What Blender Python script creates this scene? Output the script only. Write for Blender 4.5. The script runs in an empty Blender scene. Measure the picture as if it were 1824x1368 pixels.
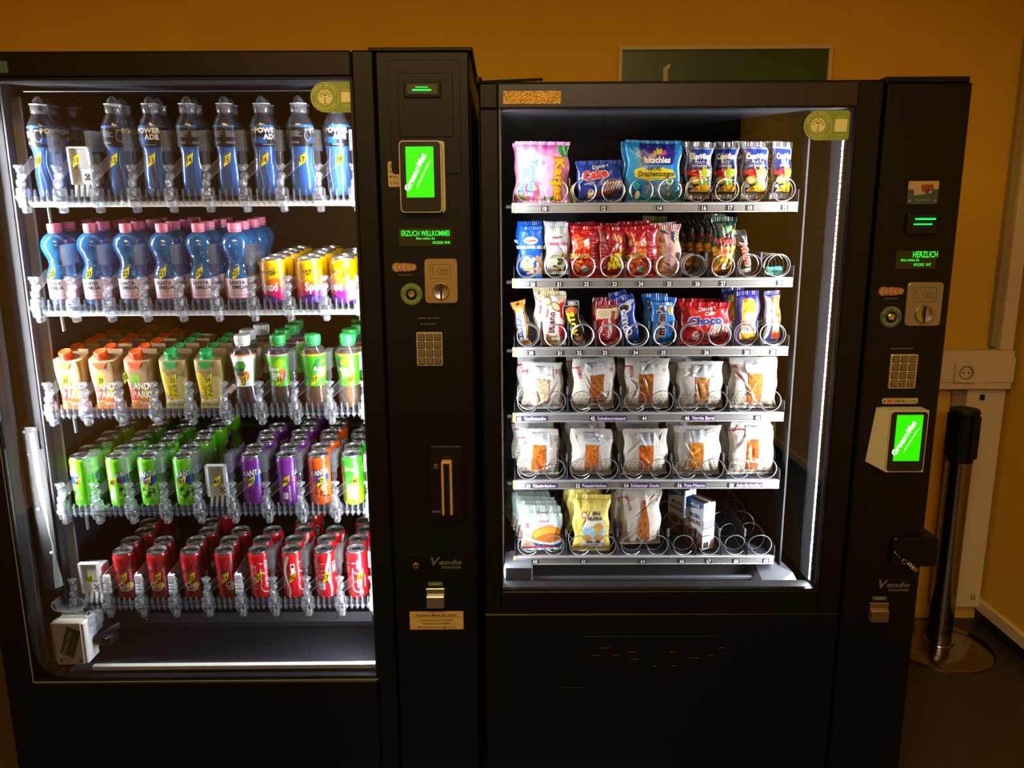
import bpy, math, random
import numpy as np
from math import sin, cos, pi, radians, sqrt, exp
from mathutils import Vector, Matrix

C = bpy.context.scene.collection
S = bpy.context.scene
rnd = random.Random(7)

# ------------------------------------------------------------ camera, world, light, exposure
PITCH, ROLL, YAW = radians(11.66), radians(-.283), radians(-.677)
EYE = Vector((0, 0, 1.47))
fw = Vector((sin(YAW)*cos(PITCH), cos(YAW)*cos(PITCH), -sin(PITCH)))
r0 = Vector((cos(YAW), -sin(YAW), 0)); u0 = r0.cross(fw)
cr = r0*cos(ROLL)+u0*sin(ROLL); cu = -r0*sin(ROLL)+u0*cos(ROLL)
cam = bpy.data.cameras.new('camera'); co = bpy.data.objects.new('camera', cam); C.objects.link(co)
co.matrix_world = Matrix(((cr.x, cu.x, -fw.x, EYE.x), (cr.y, cu.y, -fw.y, EYE.y), (cr.z, cu.z, -fw.z, EYE.z), (0, 0, 0, 1)))
cam.sensor_width = 36; cam.lens = 36*1387.5/1824; cam.clip_start = .02
S.camera = co
S.view_settings.view_transform = 'Standard'; S.view_settings.look = 'None'
S.view_settings.exposure = 0; S.view_settings.gamma = 1; S.view_settings.use_curve_mapping = False
S.cycles.transparent_max_bounces = 40
S.cycles.max_bounces = 8; S.cycles.glossy_bounces = 4; S.cycles.diffuse_bounces = 3; S.cycles.transmission_bounces = 6
S.cycles.caustics_reflective = False; S.cycles.caustics_refractive = False
S.cycles.sample_clamp_indirect = 4; S.cycles.use_denoising = True
wd = bpy.data.worlds.new('world'); S.world = wd; wd.use_nodes = True
wd.node_tree.nodes['Background'].inputs[0].default_value = (.05, .03, .012, 1)
wd.node_tree.nodes['Background'].inputs[1].default_value = .15
AMBER = (1, .60, .14)
def area(name, loc, rot, sx, sy, power, col):
    l = bpy.data.lights.new(name, 'AREA'); l.shape = 'RECTANGLE'; l.size = sx; l.size_y = sy; l.energy = power; l.color = col
    o = bpy.data.objects.new(name, l); C.objects.link(o); o.location = loc; o.rotation_euler = rot
    return o
area('room_light', (-.2, .45, 2.53), (0, 0, 0), 1.8, .5, 38, AMBER)
area('added_fill_light', (.2, -1.85, 2.53), (0, 0, 0), 1.8, .5, 42, (1, .88, .76))  # added light behind the camera, brightens the room mirrored in the glass
LED = 1080            # strength of the light strips inside the machine doors

# ------------------------------------------------------------ materials
def lin(h):
    h = h.lstrip('#'); return tuple(((c/12.92) if c <= .04045 else ((c+.055)/1.055)**2.4) for c in (int(h[i:i+2], 16)/255 for i in (0, 2, 4)))
MC = {}
def mat(name, col='#808080', rough=.5, metal=0, spec=.5, emit=0, var=.06, bump=0, scale=60, coat=0):
    if name in MC: return MC[name]
    m = bpy.data.materials.new(name); m.use_nodes = True; nt = m.node_tree; b = nt.nodes['Principled BSDF']; L = nt.links
    c = lin(col) if isinstance(col, str) else col
    n = nt.nodes.new('ShaderNodeTexNoise'); n.inputs['Scale'].default_value = scale; n.inputs['Detail'].default_value = 3
    tc = nt.nodes.new('ShaderNodeTexCoord'); L.new(tc.outputs['Object'], n.inputs['Vector'])
    mx = nt.nodes.new('ShaderNodeMix'); mx.data_type = 'RGBA'
    mx.inputs[6].default_value = (*[x*(1-var) for x in c], 1); mx.inputs[7].default_value = (*[min(1, x*(1+var)) for x in c], 1)
    L.new(n.outputs['Fac'], mx.inputs[0]); L.new(mx.outputs[2], b.inputs['Base Color'])
    b.inputs['Roughness'].default_value = rough; b.inputs['Metallic'].default_value = metal
    b.inputs['Specular IOR Level'].default_value = spec; b.inputs['Coat Weight'].default_value = coat
    if emit:
        L.new(mx.outputs[2], b.inputs['Emission Color']); b.inputs['Emission Strength'].default_value = emit
    if bump:
        bp = nt.nodes.new('ShaderNodeBump'); bp.inputs['Strength'].default_value = bump; bp.inputs['Distance'].default_value = .002
        L.new(n.outputs['Fac'], bp.inputs['Height']); L.new(bp.outputs[0], b.inputs['Normal'])
    MC[name] = m; return m
def ink(h, rough=.45): return mat('ink_'+h.strip('#'), h, rough, var=.02)
def print_mat(name, rough=.35, spec=.5, bump=.15, coat=0, metal=0):
    """printed packaging: colour from the mesh's own print attribute"""
    if name in MC: return MC[name]
    m = bpy.data.materials.new(name); m.use_nodes = True; nt = m.node_tree; b = nt.nodes['Principled BSDF']; L = nt.links
    a = nt.nodes.new('ShaderNodeAttribute'); a.attribute_name = 'Col'; L.new(a.outputs['Color'], b.inputs['Base Color'])
    n = nt.nodes.new('ShaderNodeTexNoise'); n.inputs['Scale'].default_value = 90
    tc = nt.nodes.new('ShaderNodeTexCoord'); L.new(tc.outputs['Object'], n.inputs['Vector'])
    bp = nt.nodes.new('ShaderNodeBump'); bp.inputs['Strength'].default_value = bump; bp.inputs['Distance'].default_value = .002
    L.new(n.outputs['Fac'], bp.inputs['Height']); L.new(bp.outputs[0], b.inputs['Normal'])
    b.inputs['Roughness'].default_value = rough; b.inputs['Specular IOR Level'].default_value = spec; b.inputs['Coat Weight'].default_value = coat
    b.inputs['Metallic'].default_value = metal; b.inputs['Coat Roughness'].default_value = .12
    MC[name] = m; return m
def clear(name, tint='#ffffff', dif=.12, difcol='#ffffff', rough=.07, edge=.5, face=.06, bump=.25, scale=120):
    """clear plastic: see-through, glossy towards its edges, a little milky"""
    if name in MC: return MC[name]
    m = bpy.data.materials.new(name); m.use_nodes = True; nt = m.node_tree; N = nt.nodes; L = nt.links; N.clear()
    o = N.new('ShaderNodeOutputMaterial'); t = N.new('ShaderNodeBsdfTransparent'); g = N.new('ShaderNodeBsdfGlossy'); d = N.new('ShaderNodeBsdfDiffuse')
    t.inputs[0].default_value = (*lin(tint), 1); g.inputs['Roughness'].default_value = rough; d.inputs[0].default_value = (*lin(difcol), 1)
    lw = N.new('ShaderNodeLayerWeight'); lw.inputs[0].default_value = .35
    mr = N.new('ShaderNodeMapRange'); mr.inputs[3].default_value = face; mr.inputs[4].default_value = edge
    L.new(lw.outputs['Facing'], mr.inputs[0])
    nz = N.new('ShaderNodeTexNoise'); nz.inputs['Scale'].default_value = scale; tc = N.new('ShaderNodeTexCoord'); L.new(tc.outputs['Object'], nz.inputs['Vector'])
    bp = N.new('ShaderNodeBump'); bp.inputs['Strength'].default_value = bump; bp.inputs['Distance'].default_value = .002
    L.new(nz.outputs['Fac'], bp.inputs['Height']); L.new(bp.outputs[0], g.inputs['Normal'])
    m1 = N.new('ShaderNodeMixShader'); m1.inputs[0].default_value = dif; L.new(t.outputs[0], m1.inputs[1]); L.new(d.outputs[0], m1.inputs[2])
    m2 = N.new('ShaderNodeMixShader'); L.new(mr.outputs[0], m2.inputs[0]); L.new(m1.outputs[0], m2.inputs[1]); L.new(g.outputs[0], m2.inputs[2])
    L.new(m2.outputs[0], o.inputs[0]); MC[name] = m; return m
def glass_pane(name):
    m = bpy.data.materials.new(name); m.use_nodes = True; nt = m.node_tree; N = nt.nodes; L = nt.links; N.clear()
    o = N.new('ShaderNodeOutputMaterial'); t = N.new('ShaderNodeBsdfTransparent'); g = N.new('ShaderNodeBsdfGlossy')
    t.inputs[0].default_value = (.97, .98, .98, 1); g.inputs['Roughness'].default_value = .02
    f = N.new('ShaderNodeFresnel'); f.inputs[0].default_value = 1.5
    m2 = N.new('ShaderNodeMixShader'); L.new(f.outputs[0], m2.inputs[0]); L.new(t.outputs[0], m2.inputs[1]); L.new(g.outputs[0], m2.inputs[2])
    L.new(m2.outputs[0], o.inputs[0]); return m
BLACK = mat('black_steel', '#06070a', .42, spec=.25, bump=.04, scale=400)
BLACK2 = mat('black_plastic', '#0a0a0b', .5, spec=.3)
INNER = mat('black_cabinet_lining', '#303138', .55, spec=.4)
DGREY = mat('dark_grey_steel', '#3a3c40', .45, metal=.2)
GREY = mat('grey_painted_steel', '#85888c', .5)
POSTM = mat('grey_post_paint', '#515459', .5)
POSTD = mat('dark_grey_post_paint', '#2c2e31', .55)
ALU = mat('brushed_aluminium', '#c9c9c5', .33, metal=.75, scale=200, bump=.05)
STEEL = mat('stainless_steel', '#b9b6b0', .28, metal=1, scale=150, bump=.05)
CHROME = mat('chrome', '#d8d8d8', .12, metal=1)
WHITE = mat('white_plastic', '#e6e6e2', .4)
CLEAR = clear('clear_plastic', '#fafbfc', .02, '#ffffff', .07, .36, .035)
CLEARB = clear('clear_rail_plastic', '#f4f7fa', .06, '#ffffff', .06, .55, .07, 1.0, 330)
PANE = glass_pane('window_glass')
YEL = mat('yellow_tag', '#f4e40a', .45)
INK = ink('#101010'); WINK = ink('#f4f4f4')
LEDM = mat('led_light', '#f3f6ff', .5, emit=LED, var=0)
LEDR = mat('led_light_mid', '#f3f6ff', .5, emit=LED*.72, var=0)
LEDW = mat('led_light_soft', '#f3f6ff', .5, emit=LED*.4, var=0)
LEDS = mat('led_light_bright', '#f3f6ff', .5, emit=LED*1.7, var=0)
def emis(name, col='#ffffff', s=1): return mat(name, col, .4, emit=s, var=0)

# ------------------------------------------------------------ mesh helpers
class MB:
    def __init__(s): s.v = []; s.f = []; s.m = []; s.mats = []
    def mi(s, m):
        if m not in s.mats: s.mats.append(m)
        return s.mats.index(m)
    def add(s, vs, fs, m=BLACK, T=None):
        k = len(s.v); i = s.mi(m)
        s.v += [tuple(T @ Vector(p)) for p in vs] if T else [tuple(p) for p in vs]
        s.f += [tuple(k+a for a in f) for f in fs]; s.m += [i]*len(fs)
        return s
    def box(s, x0, x1, y0, y1, z0, z1, m=BLACK, c=0, T=None):
        c = min(c, (x1-x0)*.45, (y1-y0)*.45, (z1-z0)*.45)
        if c <= 0:
            vs = [(x, y, z) for z in (z0, z1) for y in (y0, y1) for x in (x0, x1)]
            return s.add(vs, [(0, 1, 5, 4), (1, 3, 7, 5), (3, 2, 6, 7), (2, 0, 4, 6), (4, 5, 7, 6), (0, 2, 3, 1)], m, T)
        # chamfered along the front edges (towards -y) and top/bottom
        vs = []
        for y, e in ((y0, c), (y0+c, 0), (y1-c, 0), (y1, c)):
            vs += [(x0+e, y, z0+c), (x0+c, y, z0+e), (x1-c, y, z0+e), (x1-e, y, z0+c), (x1-e, y, z1-c), (x1-c, y, z1-e), (x0+c, y, z1-e), (x0+e, y, z1-c)]
        fs = [tuple(range(8)), tuple(range(31, 23, -1))]
        for r in range(3):
            for i in range(8): a, b = r*8+i, r*8+(i+1) % 8; fs.append((b, a, a+8, b+8))
        return s.add(vs, fs, m, T)
    def prism(s, poly, y0, y1, m=BLACK, T=None, c=0):
        """poly in x,z, extruded in depth from y0 (front) to y1; c = front chamfer"""
        n = len(poly); vs = []
        if c:
            cx = sum(p[0] for p in poly)/n; cz = sum(p[1] for p in poly)/n
            for x, z in poly:
                d = max(1e-6, sqrt((x-cx)**2+(z-cz)**2)); vs.append((x-(x-cx)/d*c*1.3, y0, z-(z-cz)/d*c*1.3))
            vs += [(x, y0+c, z) for x, z in poly]
        else: vs += [(x, y0, z) for x, z in poly]
        vs += [(x, y1, z) for x, z in poly]
        R = len(vs)//n; fs = [tuple(range(n)), tuple(range(R*n-1, (R-1)*n-1, -1))]
        for r in range(R-1):
            for i in range(n): a, b = r*n+i, r*n+(i+1) % n; fs.append((b, a, a+n, b+n))
        return s.add(vs, fs, m, T)
    def lathe(s, prof, n=24, m=BLACK, T=None, cap=True):
        vs = []; fs = []
        for r, z in prof:
            for i in range(n): a = 2*pi*i/n; vs.append((r*sin(a), -r*cos(a), z))
        for j in range(len(prof)-1):
            for i in range(n): a, b = j*n+i, j*n+(i+1) % n; fs.append((a, b, b+n, a+n))
        if cap: fs += [tuple(range(n-1, -1, -1)), tuple(range((len(prof)-1)*n, len(prof)*n))]
        return s.add(vs, fs, m, T)
    def tube(s, path, r, n=6, m=STEEL, T=None):
        P = [Vector(p) for p in path]; vs = []; fs = []; up = Vector((0, 0, 1))
        prev = None
        for i, p in enumerate(P):
            t = (P[min(i+1, len(P)-1)]-P[max(i-1, 0)]).normalized()
            if prev is None: a = t.orthogonal().normalized()
            else: a = (prev-t*prev.dot(t)); a = a.normalized() if a.length > 1e-6 else t.orthogonal().normalized()
            prev = a; b = t.cross(a)
            for k in range(n): q = 2*pi*k/n; vs.append(p+a*cos(q)*r+b*sin(q)*r)
        for j in range(len(P)-1):
            for i in range(n): a, b = j*n+i, j*n+(i+1) % n; fs.append((a, b, b+n, a+n))
        fs += [tuple(range(n-1, -1, -1)), tuple(range((len(P)-1)*n, len(P)*n))]
        return s.add(vs, fs, m, T)
    def text(s, t, size, x, z, y=0, m=INK, rot=0, bold=0, shear=0, sx=1, fn=None, align=.5):
        """flat lettering facing -y; fn maps (x, z) arrays to 3-D points on a surface"""
        P, F = text2d(t, bold, shear); P = P.copy(); w = P[:, 0].max()-P[:, 0].min() if len(P) else 0
        P[:, 0] -= w*align; P *= size; P[:, 0] *= sx
        if rot:
            c_, s_ = cos(rot), sin(rot); P = np.stack([P[:, 0]*c_-P[:, 1]*s_, P[:, 0]*s_+P[:, 1]*c_], 1)
        X = P[:, 0]+x; Z = P[:, 1]+z
        if fn is not None: Q = fn(X, Z)
        else: Q = np.stack([X, np.full_like(X, y), Z], 1)
        return s.add([tuple(q) for q in Q], F, m)
    def shape(s, P, m, fn=None, y=0, sub=1):
        P = np.array(P, float)
        if sub > 1: P = np.concatenate([P[i]+(P[(i+1) % len(P)]-P[i])*np.linspace(0, 1, sub, endpoint=False)[:, None] for i in range(len(P))])
        Q = fn(P[:, 0], P[:, 1]) if fn is not None else np.stack([P[:, 0], np.full(len(P), y), P[:, 1]], 1)
        return s.add([tuple(q) for q in Q], [tuple(range(len(P)))], m)
    def stroke(s, pts, w, m, fn=None, y=0):
        P = np.array(pts, float); n = len(P); T_ = np.gradient(P, axis=0); T_ /= np.maximum(1e-9, np.linalg.norm(T_, axis=1))[:, None]
        N_ = np.stack([-T_[:, 1], T_[:, 0]], 1); W = np.broadcast_to(np.asarray(w, float), (n,))[:, None]*.5
        Q = np.concatenate([P+N_*W, P-N_*W]); R = fn(Q[:, 0], Q[:, 1]) if fn is not None else np.stack([Q[:, 0], np.full(2*n, y), Q[:, 1]], 1)
        return s.add([tuple(q) for q in R], [(i+n, i+n+1, i+1, i) for i in range(n-1)], m)
    def build(s, name, parent=None, M=None, smooth=35, **kw):
        me = bpy.data.meshes.new(name); me.from_pydata(s.v, [], s.f)
        for m in s.mats: me.materials.append(m)
        me.polygons.foreach_set('material_index', s.m)
        if smooth: me.shade_smooth(); me.set_sharp_from_angle(angle=radians(smooth))
        me.update()
        return link(name, me, parent, M, **kw)
def link(name, me, parent=None, M=None, **kw):
    o = bpy.data.objects.new(name, me); C.objects.link(o); o.parent = parent
    if M is not None: o.matrix_local = M
    for k, v in kw.items(): o[k] = v
    return o
def empty(name, M=None, parent=None, **kw):
    o = link(name, None, parent, M, **kw); o.empty_display_size = .05; return o
TX = {}
def text2d(t, bold=0, shear=0):
    k = (t, bold, shear)
    if k not in TX:
        cu_ = bpy.data.curves.new('t', 'FONT'); cu_.body = t; cu_.size = 1; cu_.offset = bold; cu_.shear = shear; cu_.resolution_u = 2; cu_.space_character = 1+bold*1.5
        ob = bpy.data.objects.new('t', cu_); me = bpy.data.meshes.new_from_object(ob)
        P = np.array([(v.co.x, v.co.y) for v in me.vertices]) if len(me.vertices) else np.zeros((0, 2)); F = [tuple(p.vertices) for p in me.polygons]
        # cap height of the built-in font is about .7 of its size: scale so that size = cap height
        if len(P): P[:, 0] -= P[:, 0].min(); P /= .72
        bpy.data.objects.remove(ob); bpy.data.curves.remove(cu_); bpy.data.meshes.remove(me); TX[k] = (P, F)
    return TX[k]
def rrect(x0, x1, z0, z1, r, n=4):
    P = []
    for cx, cz, a0 in ((x1-r, z1-r, 0), (x0+r, z1-r, 90), (x0+r, z0+r, 180), (x1-r, z0+r, 270)):
        for i in range(n+1): a = radians(a0+90*i/n); P.append((cx+r*cos(a), cz+r*sin(a)))
    return P[::-1]
def circ(x, z, r, n=24, rz=None): return [(x+r*cos(-2*pi*i/n), z+(rz or r)*sin(-2*pi*i/n)) for i in range(n)]
RX90 = Matrix.Rotation(radians(90), 4, 'X')      # turns a lathe's axis (z) to point at the viewer (-y)
def Tr(x, y, z): return Matrix.Translation((x, y, z))
def kids(o): return [c for c in KID.get(o.name, [])]
KID = {}
def index_children():
    KID.clear()
    for o in C.objects:
        if o.parent: KID.setdefault(o.parent.name, []).append(o)
def copy_tree(o, parent=None):
    c = o.copy(); C.objects.link(c)
    if parent: c.parent = parent; c.matrix_parent_inverse = o.matrix_parent_inverse
    for ch in o.children: copy_tree(ch, c)
    return c

# ------------------------------------------------------------ printed art as vertex colours
class Art:
    """a canvas in millimetres that is sampled into a mesh's colour attribute"""
    def __init__(s, w, h, bg, res=1.5):
        s.w, s.h = w, h; s.nx = max(4, int(w/res)); s.ny = max(4, int(h/res))
        s.X, s.Z = np.meshgrid(np.linspace(-w/2, w/2, s.nx+1), np.linspace(0, h, s.ny+1))
        s.c = np.zeros(s.X.shape+(3,)); s.c[:] = lin(bg)
    def put(s, mask, col):
        s.c[mask] = lin(col); return s
    def rect(s, x0, x1, z0, z1, col): return s.put((s.X >= x0) & (s.X <= x1) & (s.Z >= z0) & (s.Z <= z1), col)
    def ell(s, x, z, rx, rz, col, a=0):
        dx, dz = s.X-x, s.Z-z; c_, s_ = cos(a), sin(a)
        return s.put(((dx*c_+dz*s_)/rx)**2+((-dx*s_+dz*c_)/rz)**2 <= 1, col)
    def poly(s, P, col):
        m = np.zeros(s.X.shape, bool); n = len(P)
        for i in range(n):
            (x1, z1), (x2, z2) = P[i], P[(i+1) % n]
            if z1 == z2: continue
            c = ((z1 > s.Z) != (z2 > s.Z)) & (s.X < (x2-x1)*(s.Z-z1)/(z2-z1)+x1); m ^= c
        return s.put(m, col)
    def above(s, f, col): return s.put(s.Z > f(s.X), col)
    def grad(s, c0, c1, z0, z1):
        t = np.clip((s.Z-z0)/(z1-z0), 0, 1)[..., None]; m = (s.Z >= z0) & (s.Z <= z1)
        g = np.array(lin(c0))*(1-t)+np.array(lin(c1))*t; s.c[m] = g[m]; return s
    def speck(s, x0, x1, z0, z1, cols, n, r, seed=1):
        q = random.Random(seed)
        for _ in range(n): s.ell(q.uniform(x0, x1), q.uniform(z0, z1), r*q.uniform(.6, 1.3), r*q.uniform(.4, 1), q.choice(cols), q.uniform(0, 3))
        return s
    def lines(s, x0, x1, z0, z1, col, step=3, seed=0):
        q = random.Random(seed); z = z1
        while z > z0: s.rect(x0, x0+(x1-x0)*q.uniform(.6, 1), z-.8, z, col); z -= step
        return s
def grid_mesh(name, Q, col, m, ny, nx, extra=None, closed=False):
    """Q: ((ny+1)*(nx+1),3) points in rows"""
    i = np.arange(ny)[:, None]*(nx+1)+np.arange(nx)[None, :]; i = i.ravel()
    F = np.stack([i, i+1, i+nx+2, i+nx+1], 1); V = Q; CC = col
    if extra is not None:
        V2, F2, c2 = extra; F = np.concatenate([F, F2+len(V)]); V = np.concatenate([V, V2]); CC = np.concatenate([CC, c2])
    me = bpy.data.meshes.new(name); me.vertices.add(len(V)); me.vertices.foreach_set('co', V.astype(np.float32).ravel())
    me.loops.add(F.size); me.loops.foreach_set('vertex_index', F.astype(np.int32).ravel())
    me.polygons.add(len(F)); me.polygons.foreach_set('loop_start', np.arange(0, F.size, 4, dtype=np.int32))
    me.update(calc_edges=True); me.validate()
    a = me.color_attributes.new('Col', 'FLOAT_COLOR', 'POINT')
    a.data.foreach_set('color', np.concatenate([CC, np.ones((len(CC), 1))], 1).astype(np.float32).ravel())
    me.materials.append(m); me.shade_smooth(); return me

# ------------------------------------------------------------ frames of the two machines (x across the front, y into the machine)
FL = Tr(0, 1.83, 0) @ Matrix.Rotation(radians(1.11), 4, 'Z')
FR = Tr(0, 1.835, 0) @ Matrix.Rotation(radians(.435), 4, 'Z')
Z0 = -.04           # floor level

# ------------------------------------------------------------ room
OCHRE = mat('ochre_wall_paint', (.80, .48, .03), .75, var=.08, scale=9, bump=.15)
CREAM = mat('cream_painted_trunking', (.80, .68, .42), .45, var=.05)
FLOORM = mat('dark_brown_floor', (.032, .023, .014), .42, var=.3, scale=14, bump=.1)
def struct(name, x0, x1, y0, y1, z0, z1, m, **kw):
    return MB().box(x0, x1, y0, y1, z0, z1, m).build(name, None, kind='structure', smooth=0)
struct('floor', -2.6, 1.90, -2.6, 2.9, Z0-.06, Z0, FLOORM)
struct('ceiling', -2.6, 1.90, -2.6, 2.9, 2.6, 2.66, mat('white_ceiling', (.75, .72, .65), .8))
struct('wall_back', -2.6, 1.90, 2.8, 2.9, Z0, 2.6, OCHRE)
struct('wall_right', 1.765, 1.865, -2.6, 2.8, Z0, 2.6, OCHRE)
struct('wall_left', -2.7, -2.6, -2.6, 2.9, Z0, 2.6, OCHRE)
struct('wall_front', -2.6, 1.90, -2.7, -2.6, Z0, 2.6, OCHRE)
struct('baseboard_right', 1.748, 1.765, -2.6, 2.79, .008, .05, CREAM)
struct('trim_1', 1.757, 1.765, -2.6, 2.8, Z0, .008, mat('black_vinyl_cove', '#0d0b09', .5))
struct('baseboard_back', -2.6, 1.52, 2.785, 2.8, Z0, .05, mat('brown_baseboard', '#3a2c18', .6))
# ceiling lamp that lights the room
t = empty('ceiling_lamp', Tr(-.2, .45, 2.6), label='long rectangular ceiling lamp with a warm diffuser', category='lamp')
MB().box(-.95, .95, -.3, .3, -.05, 0, WHITE, .01).build('housing', t)
MB().box(-.9, .9, -.25, .25, -.055, -.05, emis('lamp_diffuser', (1, .56, .13), 3)).build('diffuser', t)

t = empty('ceiling_lamp', Tr(.2, -1.85, 2.6), label='added long fill lamp on the ceiling, out of view behind the viewer', category='lamp')  # unseen lamp body, added to go with the fill light
MB().box(-.95, .95, -.3, .3, -.05, 0, WHITE, .01).build('housing', t)
MB().box(-.9, .9, -.25, .25, -.055, -.05, emis('lamp_diffuser', (1, .56, .13), 3)).build('diffuser', t)
MB().box(-.35, .70, -2.6, -2.56, Z0, 2.38, mat('added_dark_red_door', '#1c0a0c', .4), .004).box(.71, 1.76, -2.6, -2.56, Z0, 2.38, mat('added_dark_red_door'), .004).box(-.41, -.35, -2.6, -2.54, Z0, 2.44, mat('added_dark_door_frame', '#2a1c14', .5), .004).box(-.41, 1.76, -2.6, -2.54, 2.38, 2.44, mat('added_dark_door_frame'), .004).build('added_dark_door', None, kind='structure')  # unseen wide door, added to darken the reflection in the snack glass
# cable trunking, socket and panels in the corner
t = empty('cable_trunking', Tr(1.3, 2.8, .88), label='cream horizontal cable trunking on the ochre wall by the corner', category='trunking')
MB().box(0, .45, -.06, 0, 0, .14, CREAM, .003).build('channel', t)
MB().box(-.0, .452, -.064, -.06, .026, .118, CREAM, .001).build('cover', t)
t = empty('power_socket', Tr(1.575, 2.735, .944), label='round cream wall socket set in the horizontal cable trunking', category='socket')
MB().prism(rrect(-.037, .037, -.037, .037, .007), -.010, 0, CREAM, c=.002).build('plate', t)
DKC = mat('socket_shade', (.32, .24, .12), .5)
MB().lathe([(.0205, .0), (.0205, .002), (.024, .003), (.024, 0)], 28, DKC, Tr(0, -.0098, 0) @ RX90, cap=False).lathe([(.0205, -.012), (.0205, .0005)], 28, DKC, Tr(0, .0, 0) @ RX90).build('recess', t)
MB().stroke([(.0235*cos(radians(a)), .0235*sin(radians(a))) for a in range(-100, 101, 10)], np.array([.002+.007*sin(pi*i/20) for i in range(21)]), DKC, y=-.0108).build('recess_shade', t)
MB().lathe([(.003, 0), (.003, .001)], 10, INK, Tr(-.0095, -.0102, 0) @ RX90).lathe([(.003, 0), (.003, .001)], 10, INK, Tr(.0095, -.0102, 0) @ RX90).build('contact', t)
t = empty('vertical_trunking', Tr(1.722, 2.8, 1.02), label='cream vertical cable duct rising to the ceiling from the horizontal trunking', category='trunking')
MB().box(-.021, .026, -.05, 0, 0, 1.57, CREAM, .003).build('channel', t)
MB().box(-.042, -.021, -.03, 0, .01, 1.57, mat('olive_side_shade', (.42, .33, .15), .5), .002).build('painted_side_shade', t)  # shaded left side of the duct, painted olive on its own strip
t = empty('wall_panel', Tr(1.67, 2.8, Z0), label='tall cream panel below the socket trunking, reaching the floor', category='panel')
MB().box(-.055, .082, -.03, 0, .06, .92, CREAM, .002).build('board', t)
MB().box(-.098, -.055, -.012, 0, .06, .92, mat('olive_panel', (.36, .28, .13), .6), .001).build('narrow_board', t)
MB().tube([(.045, -.032, .115), (.045, -.045, .10), (.055, -.045, .10), (.055, -.032, .118)], .002, 6, DKC).build('hook', t)
MB().box(-.01, .006, -.036, -.03, .875, .895, INK, .001).build('clip', t)

# stanchion
t = empty('stanchion_post', Tr(1.512, 2.596, Z0), label='brushed steel queue barrier post with black belt head on a round base', category='barrier post')
BST = mat('brushed_brass_toned_steel', '#8f887a', .17, metal=1, scale=120, bump=.08)
MB().lathe([(.001, .018), (.11, .017), (.172, .010), (.18, .004), (.18, 0)], 56, BST).build('base', t)
MB().lathe([(.05, .016), (.047, .022), (.040, .024), (.040, .83)], 32, BST).build('pole', t)
m = MB().lathe([(.0415, .70), (.0415, .862), (.046, .866), (.047, .876), (.044, .884), (.001, .886)], 32, BLACK2)
m.build('belt_head', t)
m = MB()
for k in range(4): m.box(-.02, .02, -.0485, -.038, .715, .865, BLACK2, .002, Matrix.Rotation(pi/2*k+.5, 4, 'Z'))
m.build('belt_slot', t)

# framed picture behind the right machine
t = empty('framed_picture', Tr(.687, 2.8, 1.42), label='wide dark green picture in a thin pale frame on the ochre wall', category='picture')
FR_ = mat('pale_wood_frame', (.75, .60, .33), .5)
MB().box(-.358, .358, -.022, -.004, .615, .630, FR_, .002).box(-.358, -.344, -.022, -.004, 0, .615, FR_, .002).box(.344, .358, -.022, -.004, 0, .615, FR_, .002).box(-.358, .358, -.022, -.004, -.015, 0, FR_, .002).build('frame', t)
MB().box(-.344, .344, -.012, 0, 0, .615, mat('green_chalk_print', (.035, .085, .018), .35, var=.3, scale=5)).build('print', t)
MB().shape([(-.205, .50), (-.19, .50), (-.19, .555), (-.182, .56), (-.182, .575), (-.205, .56)], ink('#c9c6a8'), y=-.0125).shape([(-.18, .50), (-.174, .50), (-.174, .55), (-.18, .55)], ink('#2f6b34'), y=-.0125).build('emblem', t)

# ------------------------------------------------------------ shared machine parts
def keypad(root, x, z, w, h):
    p = MB().prism(rrect(x-w/2, x+w/2, z-h/2, z+h/2, .003), -.006, .004, ALU, c=.001).build('keypad', root)
    ks = '123456789*0#'
    for i in range(12):
        kx = x+w*(-.31+.31*(i % 3)); kz = z+h*(.355-.237*(i//3))
        MB().prism(rrect(kx-w*.11, kx+w*.11, kz-w*.11, kz+w*.11, .0015), -.0095, -.004, mat('keypad_key', '#7a7264', .35, metal=.5), c=.001).text(ks[i], .0045, kx, kz-.0022, -.0097, INK, bold=.01).build('key', p)
        MB().prism(rrect(kx-w*.135, kx+w*.135, kz-w*.135, kz+w*.135, .002), -.0062, -.003, ink('#26241f')).build('key_surround', p)
def coin_plate(root, x, z, w, h, met):
    p = MB().prism(rrect(x-w/2, x+w/2, z-h/2, z+h/2, .009), -.006, .004, met, c=.0015).build('coin_slot_plate', root)
    r = w*.25; zz = z-h*.22
    q = MB().lathe([(r, 0), (r, .004), (r*.93, .007), (r*.5, .0045), (.001, .004)], 32, STEEL, Tr(x, -.005, zz) @ RX90).box(x-.0022, x+.0022, -.0135, -.008, zz-r*.93, zz+r*.93, INK).build('coin_slot', p)
    m = MB()
    a, b, c_, d = x-w*.32, x+w*.3, z+h*.06, z+h*.38
    for s_ in (((a, c_), (b, c_)), ((b, c_), (b, d)), ((b, d), (a, d)), ((a, d), (a, c_)), ((a+.006, c_+.006), (a+.006, d-.006)), ((a+.002, d-.012), (a+.006, d-.006))):
        m.stroke(s_, .0011, DKM, y=-.0064)
    for cx_ in (x-.001, x+.007, x+.013): m.stroke([(cx_+.006*cos(k*pi/8), (c_+d)/2-.001+.006*sin(k*pi/8)) for k in range(17)], .001, DKM, y=-.0064)
    m.build('coin_engraving', p)
DKM = mat('engraved_line', '#4a463c', .5)
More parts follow.
